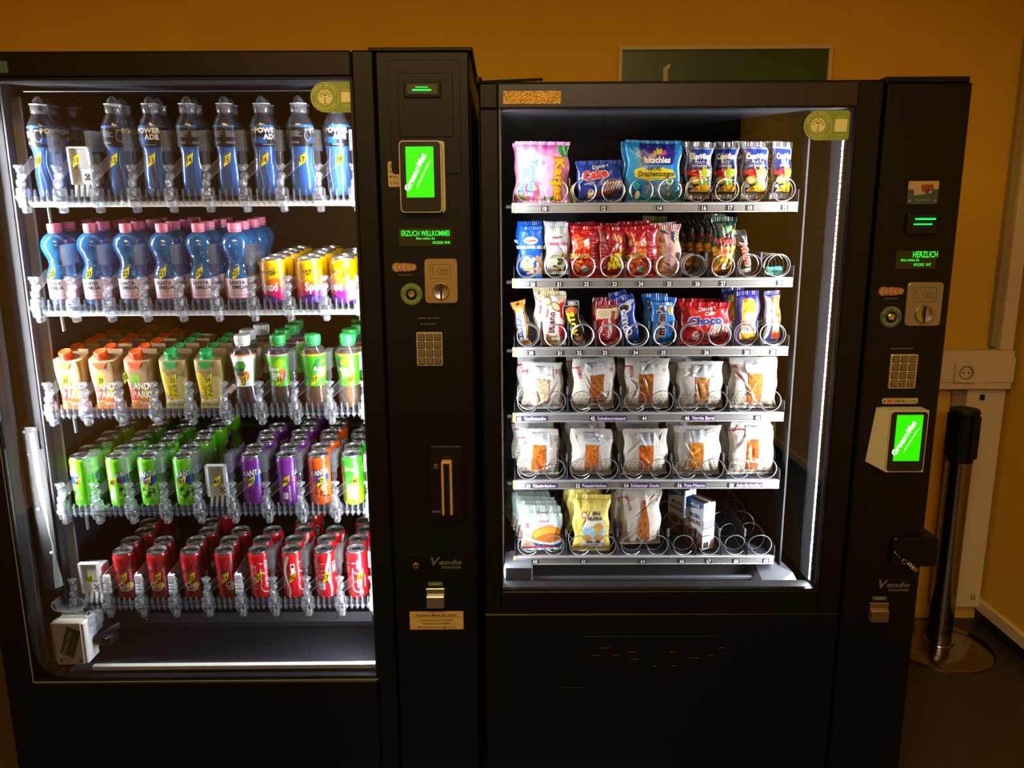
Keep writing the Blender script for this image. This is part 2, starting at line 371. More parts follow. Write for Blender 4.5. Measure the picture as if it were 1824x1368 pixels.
def reject_button(root, x, z, r, ring):
    p = MB().lathe([(r, 0), (r, .0015), (r*.5, .0015)], 36, ring, Tr(x, 0, z) @ RX90, cap=False).build('return_button', root)
    MB().lathe([(r*.5, 0), (r*.5, .003), (r*.4, .005), (r*.3, .002), (.001, .002)], 24, BLACK2, Tr(x, 0, z) @ RX90).build('button_rim', p)
    MB().lathe([(r*.33, 0), (r*.33, .005), (r*.25, .0065), (.001, .006)], 24, STEEL, Tr(x, 0, z) @ RX90).build('button_cap', p)
    m = MB(); PT = ink('#b9c7a0')
    for t_, a0, sg in (('Geldrückgabe', 90, 1), ('Rückgabeknopf', -90, -1)):
        for i, chx in enumerate(t_):
            a = radians(a0-sg*(i-(len(t_)-1)/2)*11); rr = r*.76
            m.text(chx, r*.17, x+rr*cos(a), z+rr*sin(a)-r*.0, -.002, PT, rot=a-pi/2*sg)
    m.build('button_lettering', p)
def coins_sticker(root, x, z, w):
    m = MB()
    for i, r in enumerate((.011, .0095, .0105, .0095, .008)):
        cx_ = x-w/2+.010+i*(w-.02)/4
        m.prism(circ(cx_, z, r), -.0007-.0002*i, 0, mat('copper_print', '#8a5a3c', .5)).prism(circ(cx_, z, r*.72), -.0008-.0002*i, -.0005-.0002*i, mat('brass_print', ('#a08462', '#b09a80')[i % 2], .5))
    m.text('Automat wechselt', .0030, x, z-.0185, -.0006, ink('#9a8f76')).build('coin_sticker', root)
def vendo_logo(root, x, z, w):
    LG = ink('#5a5a5c', .4); m = MB()
    m.text('V', w*.30, x-w*.38, z, -.0008, LG, bold=.03, shear=.25, sx=1.15).text('endo', w*.18, x+w*.13, z+.002, -.0008, LG, bold=.04, shear=.25, sx=1.5)
    m.shape([(x-w*.18, z-w*.13), (x+w*.5, z-w*.13), (x+w*.5, z-w*.04), (x-w*.18, z-w*.04)], ink('#4c4c50'), y=-.0006)
    m.text('SANDEN', w*.06, x+w*.1, z-w*.11, -.0008, ink('#202022'), bold=.01, sx=1.3).build('maker_logo', root)
def card_reader(root, x, z, w, h, sx0, sx1, sz0, sz1, proud, wedge, tilt):
    """white-cased payment terminal with a lit green screen"""
    M = Tr(x, 0, z); hx, hz = w/2, h/2
    p = empty('card_reader', M, root, label='payment terminal with a bright green screen')
    W2 = mat('reader_white_case', '#b8b6aa', .45)
    if wedge:    # case seen from the side: slanted flank going back to the panel
        vs = [(-hx-wedge, .0, -hz*.8), (-hx-wedge*.5, 0, hz*.98), (-hx+.004, -proud, hz), (-hx+.004, -proud, -hz), (hx, -proud, -hz), (hx, -proud, hz), (hx, 0, hz), (hx, 0, -hz), (-hx, 0, hz), (-hx, 0, -hz)]
        MB().add(vs, [(0, 1, 2, 3), (3, 2, 5, 4), (4, 5, 6, 7), (1, 8, 6, 5, 2), (0, 3, 4, 7, 9)], W2).build('case', p)
    else:
        MB().prism(rrect(-hx, hx, -hz, hz, .010), -proud*.8, 0, W2, c=.002).prism(rrect(hx-.03, hx+.006, -hz, hz, .008), -proud*.4, 0, W2, c=.002).build('case', p)
    MB().prism(rrect(-hx+.003, hx-.003, -hz+.003, hz-.003, .008), -proud-.002, -proud*.8+.001, ink('#101511', .25)).build('bezel', p)
    MB().prism(rrect(-hx+.001, hx-.001, -hz+.001, hz-.001, .009), -proud-.001, -proud*.8, W2).build('rim', p)
    GS = emis('green_screen', '#22d800', 1.0)
    cx_, cz_ = (sx0+sx1)/2-x, (sz0+sz1)/2-z; sw, sh = sx1-sx0, sz1-sz0
    s = MB().box(sx0-x, sx1-x, -proud-.003, -proud-.001, sz0-z, sz1-z, GS).build('screen', p)
    WS = emis('screen_white', '#ffffff', 1.6); th = radians(62)
    m = MB(); L = sh*.84; size = sh*.115
    brand_lettering(m, cx_-sw*.06, cz_, L, size, th, WS, -proud-.0036)
    d = Vector((cos(th), sin(th))); n_ = Vector((sin(th), -cos(th)))
    c2 = Vector((cx_, cz_))+n_*sw*.16
    m.text('COOL SNACKS AND MORE', sh*.028, c2.x, c2.y, -proud-.0036, WS, rot=th, bold=.01)
    for q in (-1, 1):
        e = c2+d*q*L*.29; f_ = c2+d*q*L*.38; m.stroke([tuple(e), tuple(f_)], .0006, WS, y=-proud-.0036)
    m.build('screen_lettering', p)
    return p
def brand_lettering(m, cx, cz, L, size, th, ml, y):
    """the operator's word mark along a slanted line: Green, a drink symbol, Mat"""
    parts = (('Green', -.26, 1, .035), ('D', .08, .74, .02), ('Mat', .30, 1, .035))
    for t_, off, k, b in parts:
        P, F = text2d(t_, b, 0); w = (P[:, 0].max())*size*k
        tgt = {'Green': .52, 'D': .10, 'Mat': .30}[t_]*L
        sxx = tgt/w; ox = cx+cos(th)*off*L; oz = cz+sin(th)*off*L
        m.text(t_, size*k, ox, oz, y, ml, rot=th, bold=b, sx=sxx)
def eco_sticker(root, x0, x1, z0, z1, y, word):
    """green round-ended sticker: leaf tree in a circle; the square code on it is left blank"""
    G = ink('#7d9a45', .5); PL = ink('#d9dcb8', .5); G2 = ink('#5f7d33')
    h = z1-z0; r = h/2; cx, cz = x0+r, (z0+z1)/2; P = [(cx+r*cos(radians(a)), cz+r*sin(radians(a))) for a in range(90, 271, 10)]+[(x1-.005, z0), (x1, z0+.005), (x1, z1-.005), (x1-.005, z1)]
    p = MB().prism(P[::-1], y-.0008, y, G).build('eco_sticker', root)
    m = MB(); yy = y-.0011
    m.stroke([(cx+r*.95*cos(a), cz+r*.95*sin(a)) for a in np.linspace(0, 2*pi, 49)], .0007, PL, y=yy).stroke([(cx+r*.62*cos(a), cz+r*.62*sin(a)) for a in np.linspace(0, 2*pi, 41)], .0005, PL, y=yy)
    m.prism(circ(cx, cz, r*.5, 32), yy, y-.0007, PL)
    for k, (a, d) in enumerate(((90, .33), (60, .3), (120, .3), (35, .33), (145, .33), (90, .12), (55, .14), (125, .14), (10, .3), (170, .3))):
        a = radians(a); lx, lz = cx+r*d*cos(a), cz+r*(d*sin(a)+.02)
        m.prism([(lx+r*.10*cos(a+q)*f_, lz+r*.10*sin(a+q)*f_) for q, f_ in ((0, 1.2), (.9, .6), (pi, .8), (-.9, .6))][::-1], yy-.0003, yy, G2)
    m.stroke([(cx, cz-r*.42), (cx, cz)], .0022, G2, y=yy-.0002).stroke([(cx-r*.18, cz-r*.42), (cx+r*.18, cz-r*.42)], .0012, G2, y=yy-.0002)
    for t_, a0, sg in (('CARBON NEUTRAL', 90, 1), (word, -90, -1)):
        for i, chx in enumerate(t_):
            a = radians(a0-sg*(i-(len(t_)-1)/2)*11.5); rr = r*(.72 if sg > 0 else .84)
            m.text(chx, r*.15, cx+rr*cos(a), cz+rr*sin(a), yy, PL, rot=a-pi/2*sg, bold=.01)
    q0 = (cx+r*1.12); q1 = x1-.004; qm = (q0+q1)/2; hw = min((q1-q0)/2, r*.42)
    m.prism(rrect(qm-hw, qm+hw, cz-hw, cz+hw, .002), yy, y-.0007, PL)
    m.text('Sustainable', .0028, qm, cz+hw*1.25, yy, PL).text('Sustainable', .0028, qm, cz-hw*1.6, yy, PL).text('Project', .0028, qm, cz-hw*2.05, yy, PL)
    m.build('sticker_print', p)
def display(root, x0, x1, z0, z1, rows):
    p = MB().box(x0, x1, -.0015, .001, z0, z1, ink('#20261a', .2)).build('message_display', root)
    G = emis('green_dots', '#22e03a', 1.3); m = MB()
    for t_, s_, x, z, sx in rows: m.text(t_, s_, x, z, -.002, G, bold=.012, sx=sx)
    m.build('display_text', p)
def led_strip(root, x, y, z0, z1, side, ml=None):
    """vertical strip of small lamps facing the goods: side is the way it faces in x"""
    p = MB().box(x-.0012, x+.0012, y-.0075, y+.0075, z0, z1, POSTD).build('light_strip', root)
    m = MB(); n = int((z1-z0)/.012); xx = x+side*.0013; e = 0
    for i in range(n):
        z = z0+(i+.5)*(z1-z0)/n; q = [(xx, y-.0032, z-.0042), (xx+e, y+.0032, z-.0042), (xx+e, y+.0032, z+.0042), (xx, y-.0032, z+.0042)]
        m.add(q, [(0, 1, 2, 3)], ml or LEDM)
    m.build('lamp_row', p, smooth=0)
def coin_return(root, x, z, plate, word):
    MB().prism(rrect(x-.019, x+.019, z+.030, z+.0405, .005), -.001, 0, plate).text(word, .0036, x, z+.0335, -.0013, ink('#d5dcc0')).build('return_label', root)
    p = MB().box(x-.024, x+.024, -.005, .004, z-.026, z+.024, STEEL, .0015).box(x-.023, x+.023, -.014, -.004, z-.026, z+.006, STEEL, .002).build('coin_return_cup', root)
def shell(root, X0, X1, D, Z1, ox0, ox1, oz0, oz1, cz0):
    """cabinet with an open front; inner room from ox0..ox1, oz0..oz1"""
    m = MB()
    m.box(X0, ox0, .10, D, Z0+.02, Z1, BLACK, .003).box(ox1, X1, .10, D, Z0+.02, Z1, BLACK, .003).box(X0, X0+.03, .046, .10, Z0+.02, Z1, BLACK).box(X1-.03, X1, .046, .10, Z0+.02, Z1, BLACK)
    m.box(X0+.03, X1-.03, .05, D, oz1+.002, Z1, BLACK).box(ox0, ox1, .05, D, Z0+.02, cz0, BLACK).box(ox0, ox1, D-.03, D, cz0, oz1, BLACK)
    m.build('cabinet', root)
    MB().box(ox0, ox0+.004, .10, D-.03, cz0, oz1, INNER).box(ox1-.004, ox1, .10, D-.03, cz0, oz1, INNER).box(ox0, ox1, D-.036, D-.03, cz0, oz1, INNER).box(ox0, ox1, .10, D-.03, oz1-.004, oz1, INNER).box(ox0, ox1, .06, D-.03, cz0, cz0+.004, INNER).build('lining', root, smooth=0)

# ------------------------------------------------------------ drinks machine (left)
ML = empty('vending_machine', FL, label='tall black drinks vending machine with cans and bottles behind glass', category='vending machine')
shell(ML, -1.335, -.112, .86, 1.835, -1.215, -.335, .33, 1.80, .295)
m = MB()      # door: four rails round the glass
m.box(-1.338, -1.267, 0, .046, Z0+.06, 1.845, BLACK, .004).box(-.373, -.324, 0, .046, Z0+.06, 1.845, BLACK, .004)
m.box(-1.267, -.373, 0, .046, 1.79, 1.845, BLACK, .004).box(-1.267, -.373, 0, .046, Z0+.06, .309, BLACK, .004)
m.build('door', ML)
m = MB()      # inner lip of the glass opening
m.box(-1.267, -1.261, .004, .05, .309, 1.79, BLACK2).box(-.379, -.373, .004, .05, .309, 1.79, BLACK2).box(-1.267, -.373, .004, .05, .309, .314, BLACK2).box(-1.267, -.373, .004, .05, 1.786, 1.79, BLACK2).box(-1.267, -.373, .002, .004, .309, .3105, GREY).box(-1.267, -1.2655, .002, .004, .309, 1.79, GREY)
m.build('door_lip', ML, smooth=0)
MB().box(-1.261, -.379, .010, .014, .314, 1.786, PANE).build('glass_pane', ML, smooth=0)
MB().box(-1.300, -1.278, .0465, .095, .315, 1.786, INNER).box(-1.279, -1.268, .0565, .058, .68, 1.78, BLACK2).build('door_liner', ML)  # second plate is added to keep the strip's light off the flange behind
MB().box(-1.214, -1.187, .130, .138, .49, 1.77, GREY, .002).build('front_post', ML)
MB().box(-.3755, -.371, .046, .09, .33, 1.78, DGREY).build('door_liner', ML)
led_strip(ML, -1.2755, .051, .70, 1.72, 1, LEDS); led_strip(ML, -.3775, .060, .34, 1.72, -1, LEDR)
MB().box(-1.16, -.345, .10, .108, 1.776, 1.779, DGREY, .001).build('top_rail', ML)
MB().box(-1.340, -1.128, -.0006, 0, 1.80, 1.8245, ink('#3b5a60')).build('blue_sticker', ML)
# control column
MB().box(-.320, -.113, -.004, .046, Z0+.06, 1.842, BLACK, .004).build('control_panel', ML)
MB().box(-.335, -.105, -.002, .86, 1.842, 1.850, BLACK, .002).build('top_cap', ML)
MB().prism(rrect(-.291, -.134, 1.58, 1.823, .008), -.0065, -.003, BLACK, c=.001).prism(rrect(-.271, -.150, 1.66, 1.795, .004), -.0085, -.005, BLACK, c=.001).build('note_reader_panel', ML)
p = MB().prism(rrect(-.2575, -.176, 1.744, 1.777, .003), -.014, -.006, BLACK2, c=.002).build('note_reader', ML)
MB().box(-.252, -.181, -.0165, -.013, 1.748, 1.773, ink('#1b221c'), .002).build('reader_mouth', p)
MB().box(-.238, -.197, -.019, -.016, 1.757, 1.7595, emis('green_glow_a', '#04f83c', 3.5)).box(-.231, -.204, -.018, -.016, 1.7635, 1.765, emis('green_glow_b', '#00d040', 3)).build('glow_slit', p)
card_reader(ML, -.2245, 1.573, .096, .158, -.2565, -.1945, 1.528, 1.638, .022, 0, 0)
m = MB().prism(rrect(-.300, -.2735, 1.552, 1.608, .004), -.0055, -.004, ink('#a39a74'))
m.text('E', .007, -.2925, 1.594, -.006, ink('#2a2a50'), bold=.03).prism(circ(-.2845, 1.5975, .0042), -.0060, -.0054, ink('#a0483a')).prism(circ(-.2795, 1.5975, .0042), -.0062, -.0056, ink('#b07838'))
m.text('VISA', .0065, -.2868, 1.583, -.006, ink('#20305a'), bold=.02, shear=.2).text('Pay', .006, -.284, 1.5715, -.006, INK).prism(circ(-.2945, 1.5745, .0022), -.006, -.0054, INK).text('G Pay', .006, -.2868, 1.558, -.006, INK).build('payment_sticker', ML)
MLp = empty('control_fittings', Tr(0, -.004, 0), ML)
display(MLp, -.2805, -.157, 1.4195, 1.460, [('ERZLICH WILLKOMMEI', .0125, -.2188, 1.4425, .62), ('Bitte wählen Sie', .0052, -.2188, 1.4345, .9), ('05/12/2025  09:48', .0062, -.183, 1.4245, .62)])
coins_sticker(MLp, -.2685, 1.3715, .058)
reject_button(MLp, -.2552, 1.3095, .0255, ink('#4f6b2e'))
coin_plate(MLp, -.1852, 1.339, .0765, .103, mat('amber_lit_plate', '#a08a60', .38, metal=.6))  # golden tone of the amber room light is put into the plate colour
MB().text('Preisabfrage über Wahltaste', .0032, -.2155, 1.2515, -.0006, ink('#8f8468')).text('Alle Preise inkl. Pfand', .0032, -.2175, 1.238, -.0006, ink('#8f8468')).build('panel_lettering', MLp)
keypad(MLp, -.216, 1.1795, .0615, .0805)
m = MB(); o_ = rrect(-.2265, -.140, .745, .941, .014, 6); i_ = rrect(-.2225, -.144, .749, .937, .012, 6)
m.prism(o_, -.004, 0, BLACK, c=.002).build('handle_surround', MLp)
MB().prism(i_, -.0055, -.003, ink('#0a0a0a', .3)).build('handle_recess', MLp)
m = MB()
for (a, b) in (((-.191, .772), (-.191, .905)), ((-.171, .772), (-.171, .905))): m.box(a[0]-.003, a[0]+.003, -.03, -.006, a[1], b[1], mat('cream_handle_edge', '#b09560', .5), .002)
m.box(-.194, -.168, -.03, -.006, .902, .909, mat('cream_handle_edge'), .003).build('pull_handle', MLp)
MB().box(-.188, -.174, -.026, -.006, .772, .902, BLACK2, .002).build('handle_core', MLp)
MB().box(-.213, -.203, -.008, -.005, .885, .897, mat('brass_catch', '#7a6030', .4, metal=.7), .001).build('latch_fitting', MLp)
MB().box(-.219, -.199, -.007, -.005, .772, .777, STEEL).build('latch_bar', MLp)
p = MB().lathe([(.0085, 0), (.0085, .004), (.0065, .006), (.001, .0055)], 24, mat('brass_catch'), Tr(-.2654, 0, .6296) @ RX90).box(-.2662, -.2646, -.0068, -.005, .625, .634, INK).build('door_lock', MLp)
MB().stroke([(-.284, .66), (-.256, .66)], .0006, DKM, y=-.0006).build('panel_seam', MLp)
MB().stroke([(-.285, .80), (-.285, .72)], .0006, ink('#1c1c1c'), y=-.0006).build('panel_seam', MLp)
vendo_logo(MLp, -.188, .630, .072)
coin_return(MLp, -.2178, .5445, ink('#51662a'), 'Rückgabe')
m = MB().box(-.285, -.1485, -.0012, 0, .4545, .504, mat('cream_paper', '#b39a62', .7)); k = ink('#2a2418'); cx_ = -.2167
m.text('Probleme? Melde dich direkt!', .0062, cx_, .4915, -.0018, k, bold=.012, sx=.99).stroke([(cx_-.061, .4896), (cx_+.061, .4896)], .0008, k, y=-.0018)
m.text('Service-Hotline: 0157 92304091', .0046, cx_, .4785, -.0018, k, bold=.008).text('WhatsApp: 0157 87338545', .0046, cx_, .4690, -.0018, k, bold=.008).text('Mail: Greenomatservice@gmail.com', .0046, cx_, .4590, -.0018, k, bold=.008).build('service_notice', MLp)
eco_sticker(ML, -.469, -.3745, 1.7155, 1.7805, .0095, 'SANDENVENDO')
# bottom of the drinks room
MB().box(-1.13, -.379, .035, .05, .322, .334, mat('pale_grey_bar', '#c4c2b4', .5), .001).build('flap_bar', ML)
MB().box(-1.21, -.34, .30, .31, .30, .46, INNER).box(-1.05, -.345, .19, .30, .395, .40, INNER, .001).box(-1.06, -.345, .185, .19, .375, .405, DGREY, .001).box(-1.03, -.46, .25, .252, .43, .432, GREY).build('chute_panel', ML, smooth=0)
m = MB()
for x, z, y in ((-1.045, .39, .183), (-.51, .392, .183), (-.40, .391, .183), (-.40, .405, .183), (-1.20, .333, .03), (-1.18, .326, .03), (-.39, .332, .03), (-1.155, .46, .09)): m.lathe([(.0035, 0), (.003, .003), (.001, .0035)], 8, CHROME, Tr(x, y, z) @ RX90)
m.build('screw', ML, kind='stuff')
MB().box(-.415, -.385, .178, .186, .372, .412, BLACK2, .002).build('hinge_bracket', ML)

# can lift at the bottom of the drinks machine
t = empty('delivery_lift', FL @ Tr(-1.180, .045, .330), label='white delivery lift block with green sign and clear catch cup', category='can lift')
MB().prism(rrect(-.040, .032, .008, .128, .004), -.008, .035, mat('beige_plastic_housing', '#b5aa98', .5), c=.002).build('housing', t)
MB().box(.030, .042, -.006, .05, .01, .126, WHITE, .003).build('side_cover', t)
MB().box(-.05, -.040, -.002, .03, .014, .124, mat('tan_board', '#8d8468', .6), .002).build('side_board', t)
m = MB().add([(-.028, -.0095, .044), (.006, -.0095, .028), (.032, -.0095, .104), (-.003, -.0095, .120)], [(0, 1, 2, 3)], ink('#1e3a28'))
brand_lettering(m, -.002, .074, .070, .0085, radians(68), ink('#9a9a7c'), -.0101)
m.text('DRINKS, SNACKS AND MORE', .0018, .010, .071, -.0101, ink('#9a9a7c'), rot=radians(68)).build('operator_sign', t)
MB().box(-.030, -.025, -.0095, -.008, .015, .026, INK, .001).build('slot', t)
MB().box(.020, .025, -.0095, -.008, .015, .026, INK, .001).build('slot', t)
prof = [(-.048, .175), (-.040, .150), (-.022, .143), (.012, .145), (.026, .150), (.036, .178)]
m = MB()
for i in range(len(prof)-1):
    (x0, z0), (x1, z1) = prof[i], prof[i+1]; m.add([(x0, .02, z0), (x1, .02, z1), (x1, .075, z1), (x0, .075, z0)], [(0, 1, 2, 3)], CLEARB)
m.box(-.03, .03, .02, .024, .128, .148, CLEARB, .001).box(-.048, .036, .075, .078, .142, .18, CLEARB)
for k in range(3): m.tube([(.0+.006*k, .022, .15), (.012+.006*k, .03, .128)], .0015, 5, CLEARB)
m.build('catch_cup', t)
MB().tube([(-.049, .02, .172), (-.052, .02, .160), (-.045, .02, .149), (-.02, .02, .1445), (.012, .02, .1465), (.026, .02, .152), (.034, .02, .170), (.028, .02, .182)], .0028, 8, CLEARB).build('cup_rim', t)
MB().box(.036, .062, .01, .05, .085, .128, CLEARB, .006).box(.040, .066, .012, .05, .104, .140, CLEARB, .004).tube([(.03, .02, .135), (.045, .02, .148), (.062, .02, .135), (.066, .03, .115)], .003, 6, CLEARB).build('guide_block', t)
MB().box(.044, .095, .02, .06, .045, .075, BLACK2, .006, Tr(0, 0, 0)).tube([(.05, .03, .06), (.09, .04, .085), (.105, .05, .09)], .008, 8, BLACK2).box(.08, .088, .012, .02, .07, .076, CHROME).build('drive_motor', t)
# document pouch hanging on the inside of the door
t = empty('document_pouch', FL @ Tr(-1.206, .088, .655), label='clear pouch with a curled white paper strip hanging beside the front post', category='document pouch')
n = 14; vs = []; fs = []
for i in range(n+1):
    z = .30-.42*i/n; a = .012*sin(i*.55); x = -.034+.028*i/n*.6+(.004 if i > 9 else 0)
    for k in range(3): vs.append((x+(-.0055+.0055*k)*(1-.15*sin(i*.4)), a*(k-1)*.5+.003*sin(i*.8+k), z))
for i in range(n):
    for k in range(2): q = i*3+k; fs.append((q, q+1, q+4, q+3))
vs2 = [(x, y+.0015, z) for x, y, z in vs]; nn = len(vs)
MB().add(vs+vs2, fs+[tuple(reversed([a+nn for a in f])) for f in fs], mat('white_paper', '#8f9894', .7)).build('paper_strip', t)
MB().box(-.052, -.013, -.008, -.0072, .26, .318, CLEAR).box(-.05, -.004, -.008, -.0072, -.125, .26, CLEAR).build('pouch', t, smooth=0)
m = MB()
for x, z in ((-.048, .305), (-.02, .312), (-.036, .10), (-.018, -.02)): m.lathe([(.004, 0), (.003, .002)], 10, WHITE, Tr(x, -.008, z) @ RX90)
m.build('rivet', t, kind='stuff')

# ------------------------------------------------------------ snack machine (right)
MR = empty('vending_machine', FR, label='black snack vending machine with spiral trays behind glass', category='vending machine')
shell(MR, -.096, 1.005, .84, 1.768, -.060, .80, .515, 1.735, .505)
m = MB()
m.box(-.092, -.050, 0, .046, .49, 1.722, BLACK, .003).box(.755, .812, 0, .046, .49, 1.779, BLACK, .004)
m.box(-.051, .755, 0, .046, 1.722, 1.776, mat('bronze_black_header', '#241f1b', .33, spec=.5), .003).box(-.092, -.051, 0, .046, 1.722, 1.776, BLACK, .003)
m.build('door', MR)
MB().box(-.096, .812, 0, .046, Z0+.06, .49, BLACK, .004).build('lower_door', MR)
m = MB()
m.box(-.050, -.047, .002, .05, .557, 1.722, BLACK2).box(-.047, -.0455, .002, .006, .56, 1.722, GREY).box(.752, .755, .002, .05, .557, 1.722, BLACK2).box(-.05, .755, .002, .05, .551, .557, BLACK2).box(-.05, .755, .002, .05, 1.7215, 1.724, BLACK2)
m.box(-.05, .755, .0, .046, .49, .551, BLACK, .002)
m.build('door_lip', MR, smooth=0)
MB().box(-.047, .752, .010, .014, .557, 1.7215, PANE).build('glass_pane', MR, smooth=0)
MB().box(.746, .750, .034, .30, .555, 1.72, POSTM).build('front_post', MR, smooth=0)
MB().box(.69, .694, .11, .80, .53, 1.73, BLACK2).build('side_plate', MR, smooth=0)
MB().box(-.050, -.046, .11, .80, .53, 1.73, INNER).build('side_plate', MR, smooth=0)
led_strip(MR, .7442, .036, .565, 1.69, -1); led_strip(MR, -.0535, .062, .565, 1.70, 1, LEDW)
MB().box(.819, 1.006, -.003, .046, Z0+.06, 1.772, BLACK, .004).build('control_panel', MR)
MB().box(.812, 1.000, 0, .84, 1.772, 1.785, BLACK, .002).box(-.1, .812, .02, .84, 1.776, 1.782, BLACK, .002).build('top_cap', MR)
MB().tube([(-.094, 0, 1.778), (.05, .004, 1.784)], .003, 6, BLACK2).lathe([(.008, -.006), (.009, 0), (.008, .006)], 12, BLACK2, Tr(-.094, 0, 1.782)).build('top_hinge', MR)
MB().box(-.0385, .0908, -.001, 0, 1.7315, 1.7590, mat('gold_hologram_foil', '#c4a864', .2, metal=.9, bump=1.6, scale=330, var=.5)).build('foil_sticker', MR)
eco_sticker(MR, .640, .7435, 1.6505, 1.7155, .0095, 'PROJECT')
MRp = empty('control_fittings', Tr(0, -.003, 0), MR)
m = MB().prism(rrect(.883, .9525, 1.5085, 1.5595, .003), -.001, 0, ink('#2f4a4c')).prism(rrect(.883, .9525, 1.541, 1.5595, .003), -.0013, -.0005, ink('#a5956c'))
m.add([(.898, -.0018, 1.527), (.938, -.0018, 1.533), (.934, -.0018, 1.552), (.894, -.0018, 1.546)], [(0, 1, 2, 3)], ink('#a08f78')).add([(.915, -.0022, 1.536), (.942, -.0022, 1.539), (.938, -.0022, 1.5525), (.912, -.0022, 1.551)], [(0, 1, 2, 3)], ink('#7a3a34')).prism(circ(.926, 1.537, .005), -.0026, -.0018, ink('#3a342e'))
m.text('Geldscheinannahme', .003, .918, 1.5165, -.0014, ink('#a9b0a0')).text('↓', .007, .889, 1.514, -.0014, ink('#a9b0a0')).text('↓', .007, .9465, 1.514, -.0014, ink('#a9b0a0')).build('banknote_sticker', MRp)
p = MB().box(.885, .955, -.010, .0, 1.440, 1.490, BLACK2, .003).build('note_reader', MRp)
MB().box(.902, .947, -.013, -.009, 1.4735, 1.4765, emis('green_glow_a', '#04f83c', 3.5)).box(.899, .940, -.013, -.009, 1.462, 1.4645, emis('green_glow_a')).build('glow_slit', p)
display(MRp, .87, .963, 1.362, 1.403, [('HERZLICH', .0145, .937, 1.388, .62), ('Bitte wählen Sie', .0058, .903, 1.3795, .8), ('05/12/2025  10:07', .0062, .932, 1.3685, .62)])
coins_sticker(MRp, .868, 1.310, .060)
reject_button(MRp, .8712, 1.2500, .0255, ink('#3c5554'))
coin_plate(MRp, .9445, 1.2795, .083, .103, mat('satin_steel_plate', '#8d867a', .4, metal=.6))
MB().text('Preisabfrage über Wahltaste', .0034, .905, 1.173, -.0006, ink('#8f8468')).build('panel_lettering', MRp)
keypad(MRp, .911, 1.1195, .064, .083)
m = MB().prism(rrect(.869, .955, 1.0395, 1.0535, .004), -.0015, 0, ink('#a39a74'))
m.text('E', .006, .875, 1.0435, -.0019, ink('#2a2a50'), bold=.03).prism(circ(.886, 1.0467, .004), -.002, -.001, ink('#a0483a')).prism(circ(.8915, 1.0467, .004), -.0022, -.001, ink('#b05838')).text('VISA', .0062, .9065, 1.0435, -.002, ink('#20305a'), bold=.02, shear=.2).text('Pay', .0055, .926, 1.0437, -.002, INK).prism(circ(.9195, 1.0467, .002), -.002, -.001, INK).text('G Pay', .0055, .943, 1.0437, -.002, INK)
m.build('payment_sticker', MRp)
card_reader(MRp, .918, .9560, .092, .152, .888, .950, .909, 1.022, .04, .030, 1)
vendo_logo(MRp, .944, .561, .074)
coin_return(MRp, .9095, .497, ink('#3f5552'), 'Rückgabe')
MB().prism(rrect(.925, 1.040, .622, .700, .010), -.012, .05, BLACK, c=.003).build('lock_housing', MRp)
# delivery flap
p = MB().prism(rrect(.160, .556, .285, .430, .008), -.004, .002, BLACK, c=.002).build('delivery_flap', MR)
MB().stroke([(.10, .281), (.52, .281)], .0012, ink('#3a2c1e'), y=-.0006).stroke([(.165, .4285), (.50, .4285)], .0008, ink('#4a4438'), y=-.0046).build('flap_edge', p)
m = MB()
for x, z, l in ((.19, .375, .02), (.215, .396, .022), (.243, .375, .014), (.285, .384, .02), (.292, .364, .02), (.345, .345, .012), (.395, .345, .012), (.39, .385, .016), (.445, .367, .026), (.49, .374, .016), (.515, .396, .018)): m.stroke([(x-l/2, z), (x+l/2, z+.0005)], .0012, ink('#6a5434', .3), y=-.0050)
m.build('embossed_mark', p, kind='stuff')
# grey tray floor of the snack machine
G2 = mat('mid_grey_steel', '#34363a', .45, metal=.1)
MB().box(-.03, .69, .14, .146, .525, .600, G2).build('lower_panel', MR, smooth=0)
MB().box(.015, .62, .105, .118, .530, .542, POSTM, .003).build('lower_rail', MR)
MB().box(-.045, .03, .06, .16, .51, .592, mat('light_grey_steel', '#4c4f52', .5), .004).build('bracket', MR)
MB().add([(.60, .13, .525), (.64, .06, .517), (.74, .06, .517), (.72, .09, .560), (.69, .14, .585), (.625, .14, .585)], [(0, 1, 2, 3, 4, 5)], G2).add([(.60, .13, .527), (.61, .128, .57), (.625, .14, .585), (.64, .055, .53), (.635, .055, .517)], [(0, 1, 2), (0, 2, 3, 4)], G2).build('bracket', MR, smooth=0)
m = MB()
for x, z in ((.04, .583), (.075, .583), (.04, .560), (.042, .57), (.605, .58), (.605, .56), (.600, .572)): m.lathe([(.003, 0), (.0025, .003)], 8, CHROME, Tr(x, .139, z) @ RX90)
m.build('screw', MR, kind='stuff')
# key bunch in the lock
t = empty('key_bunch', FR @ Tr(.952, -.018, .655), label='small bunch of keys hanging from the lock above the maker logo', category='keys')
MB().tube([(-.024, .0, .010), (-.020, -.004, .004), (-.010, -.006, -.006)], .0012, 6, STEEL).build('key', t)
MB().tube([(0+.006*cos(a), -.006, -.014+.006*sin(a)) for a in np.linspace(0, 2*pi, 15)], .0009, 5, STEEL).build('key_ring', t)
for k in range(3): MB().box(-.0045, .0045, -.009-.002*k, -.007-.002*k, -.014, .002, STEEL, .001, Tr(.010+.005*k, 0, -.018-.005*k) @ Matrix.Rotation(-.9, 4, 'Y')).build('key', t)
for q, r_ in ((MLp, ML), (MRp, MR)):
    for ch in list(q.children):
        ch.parent = r_; ch.matrix_basis = Tr(0, -.004 if r_ is ML else -.003, 0) @ ch.matrix_basis
    bpy.data.objects.remove(q)

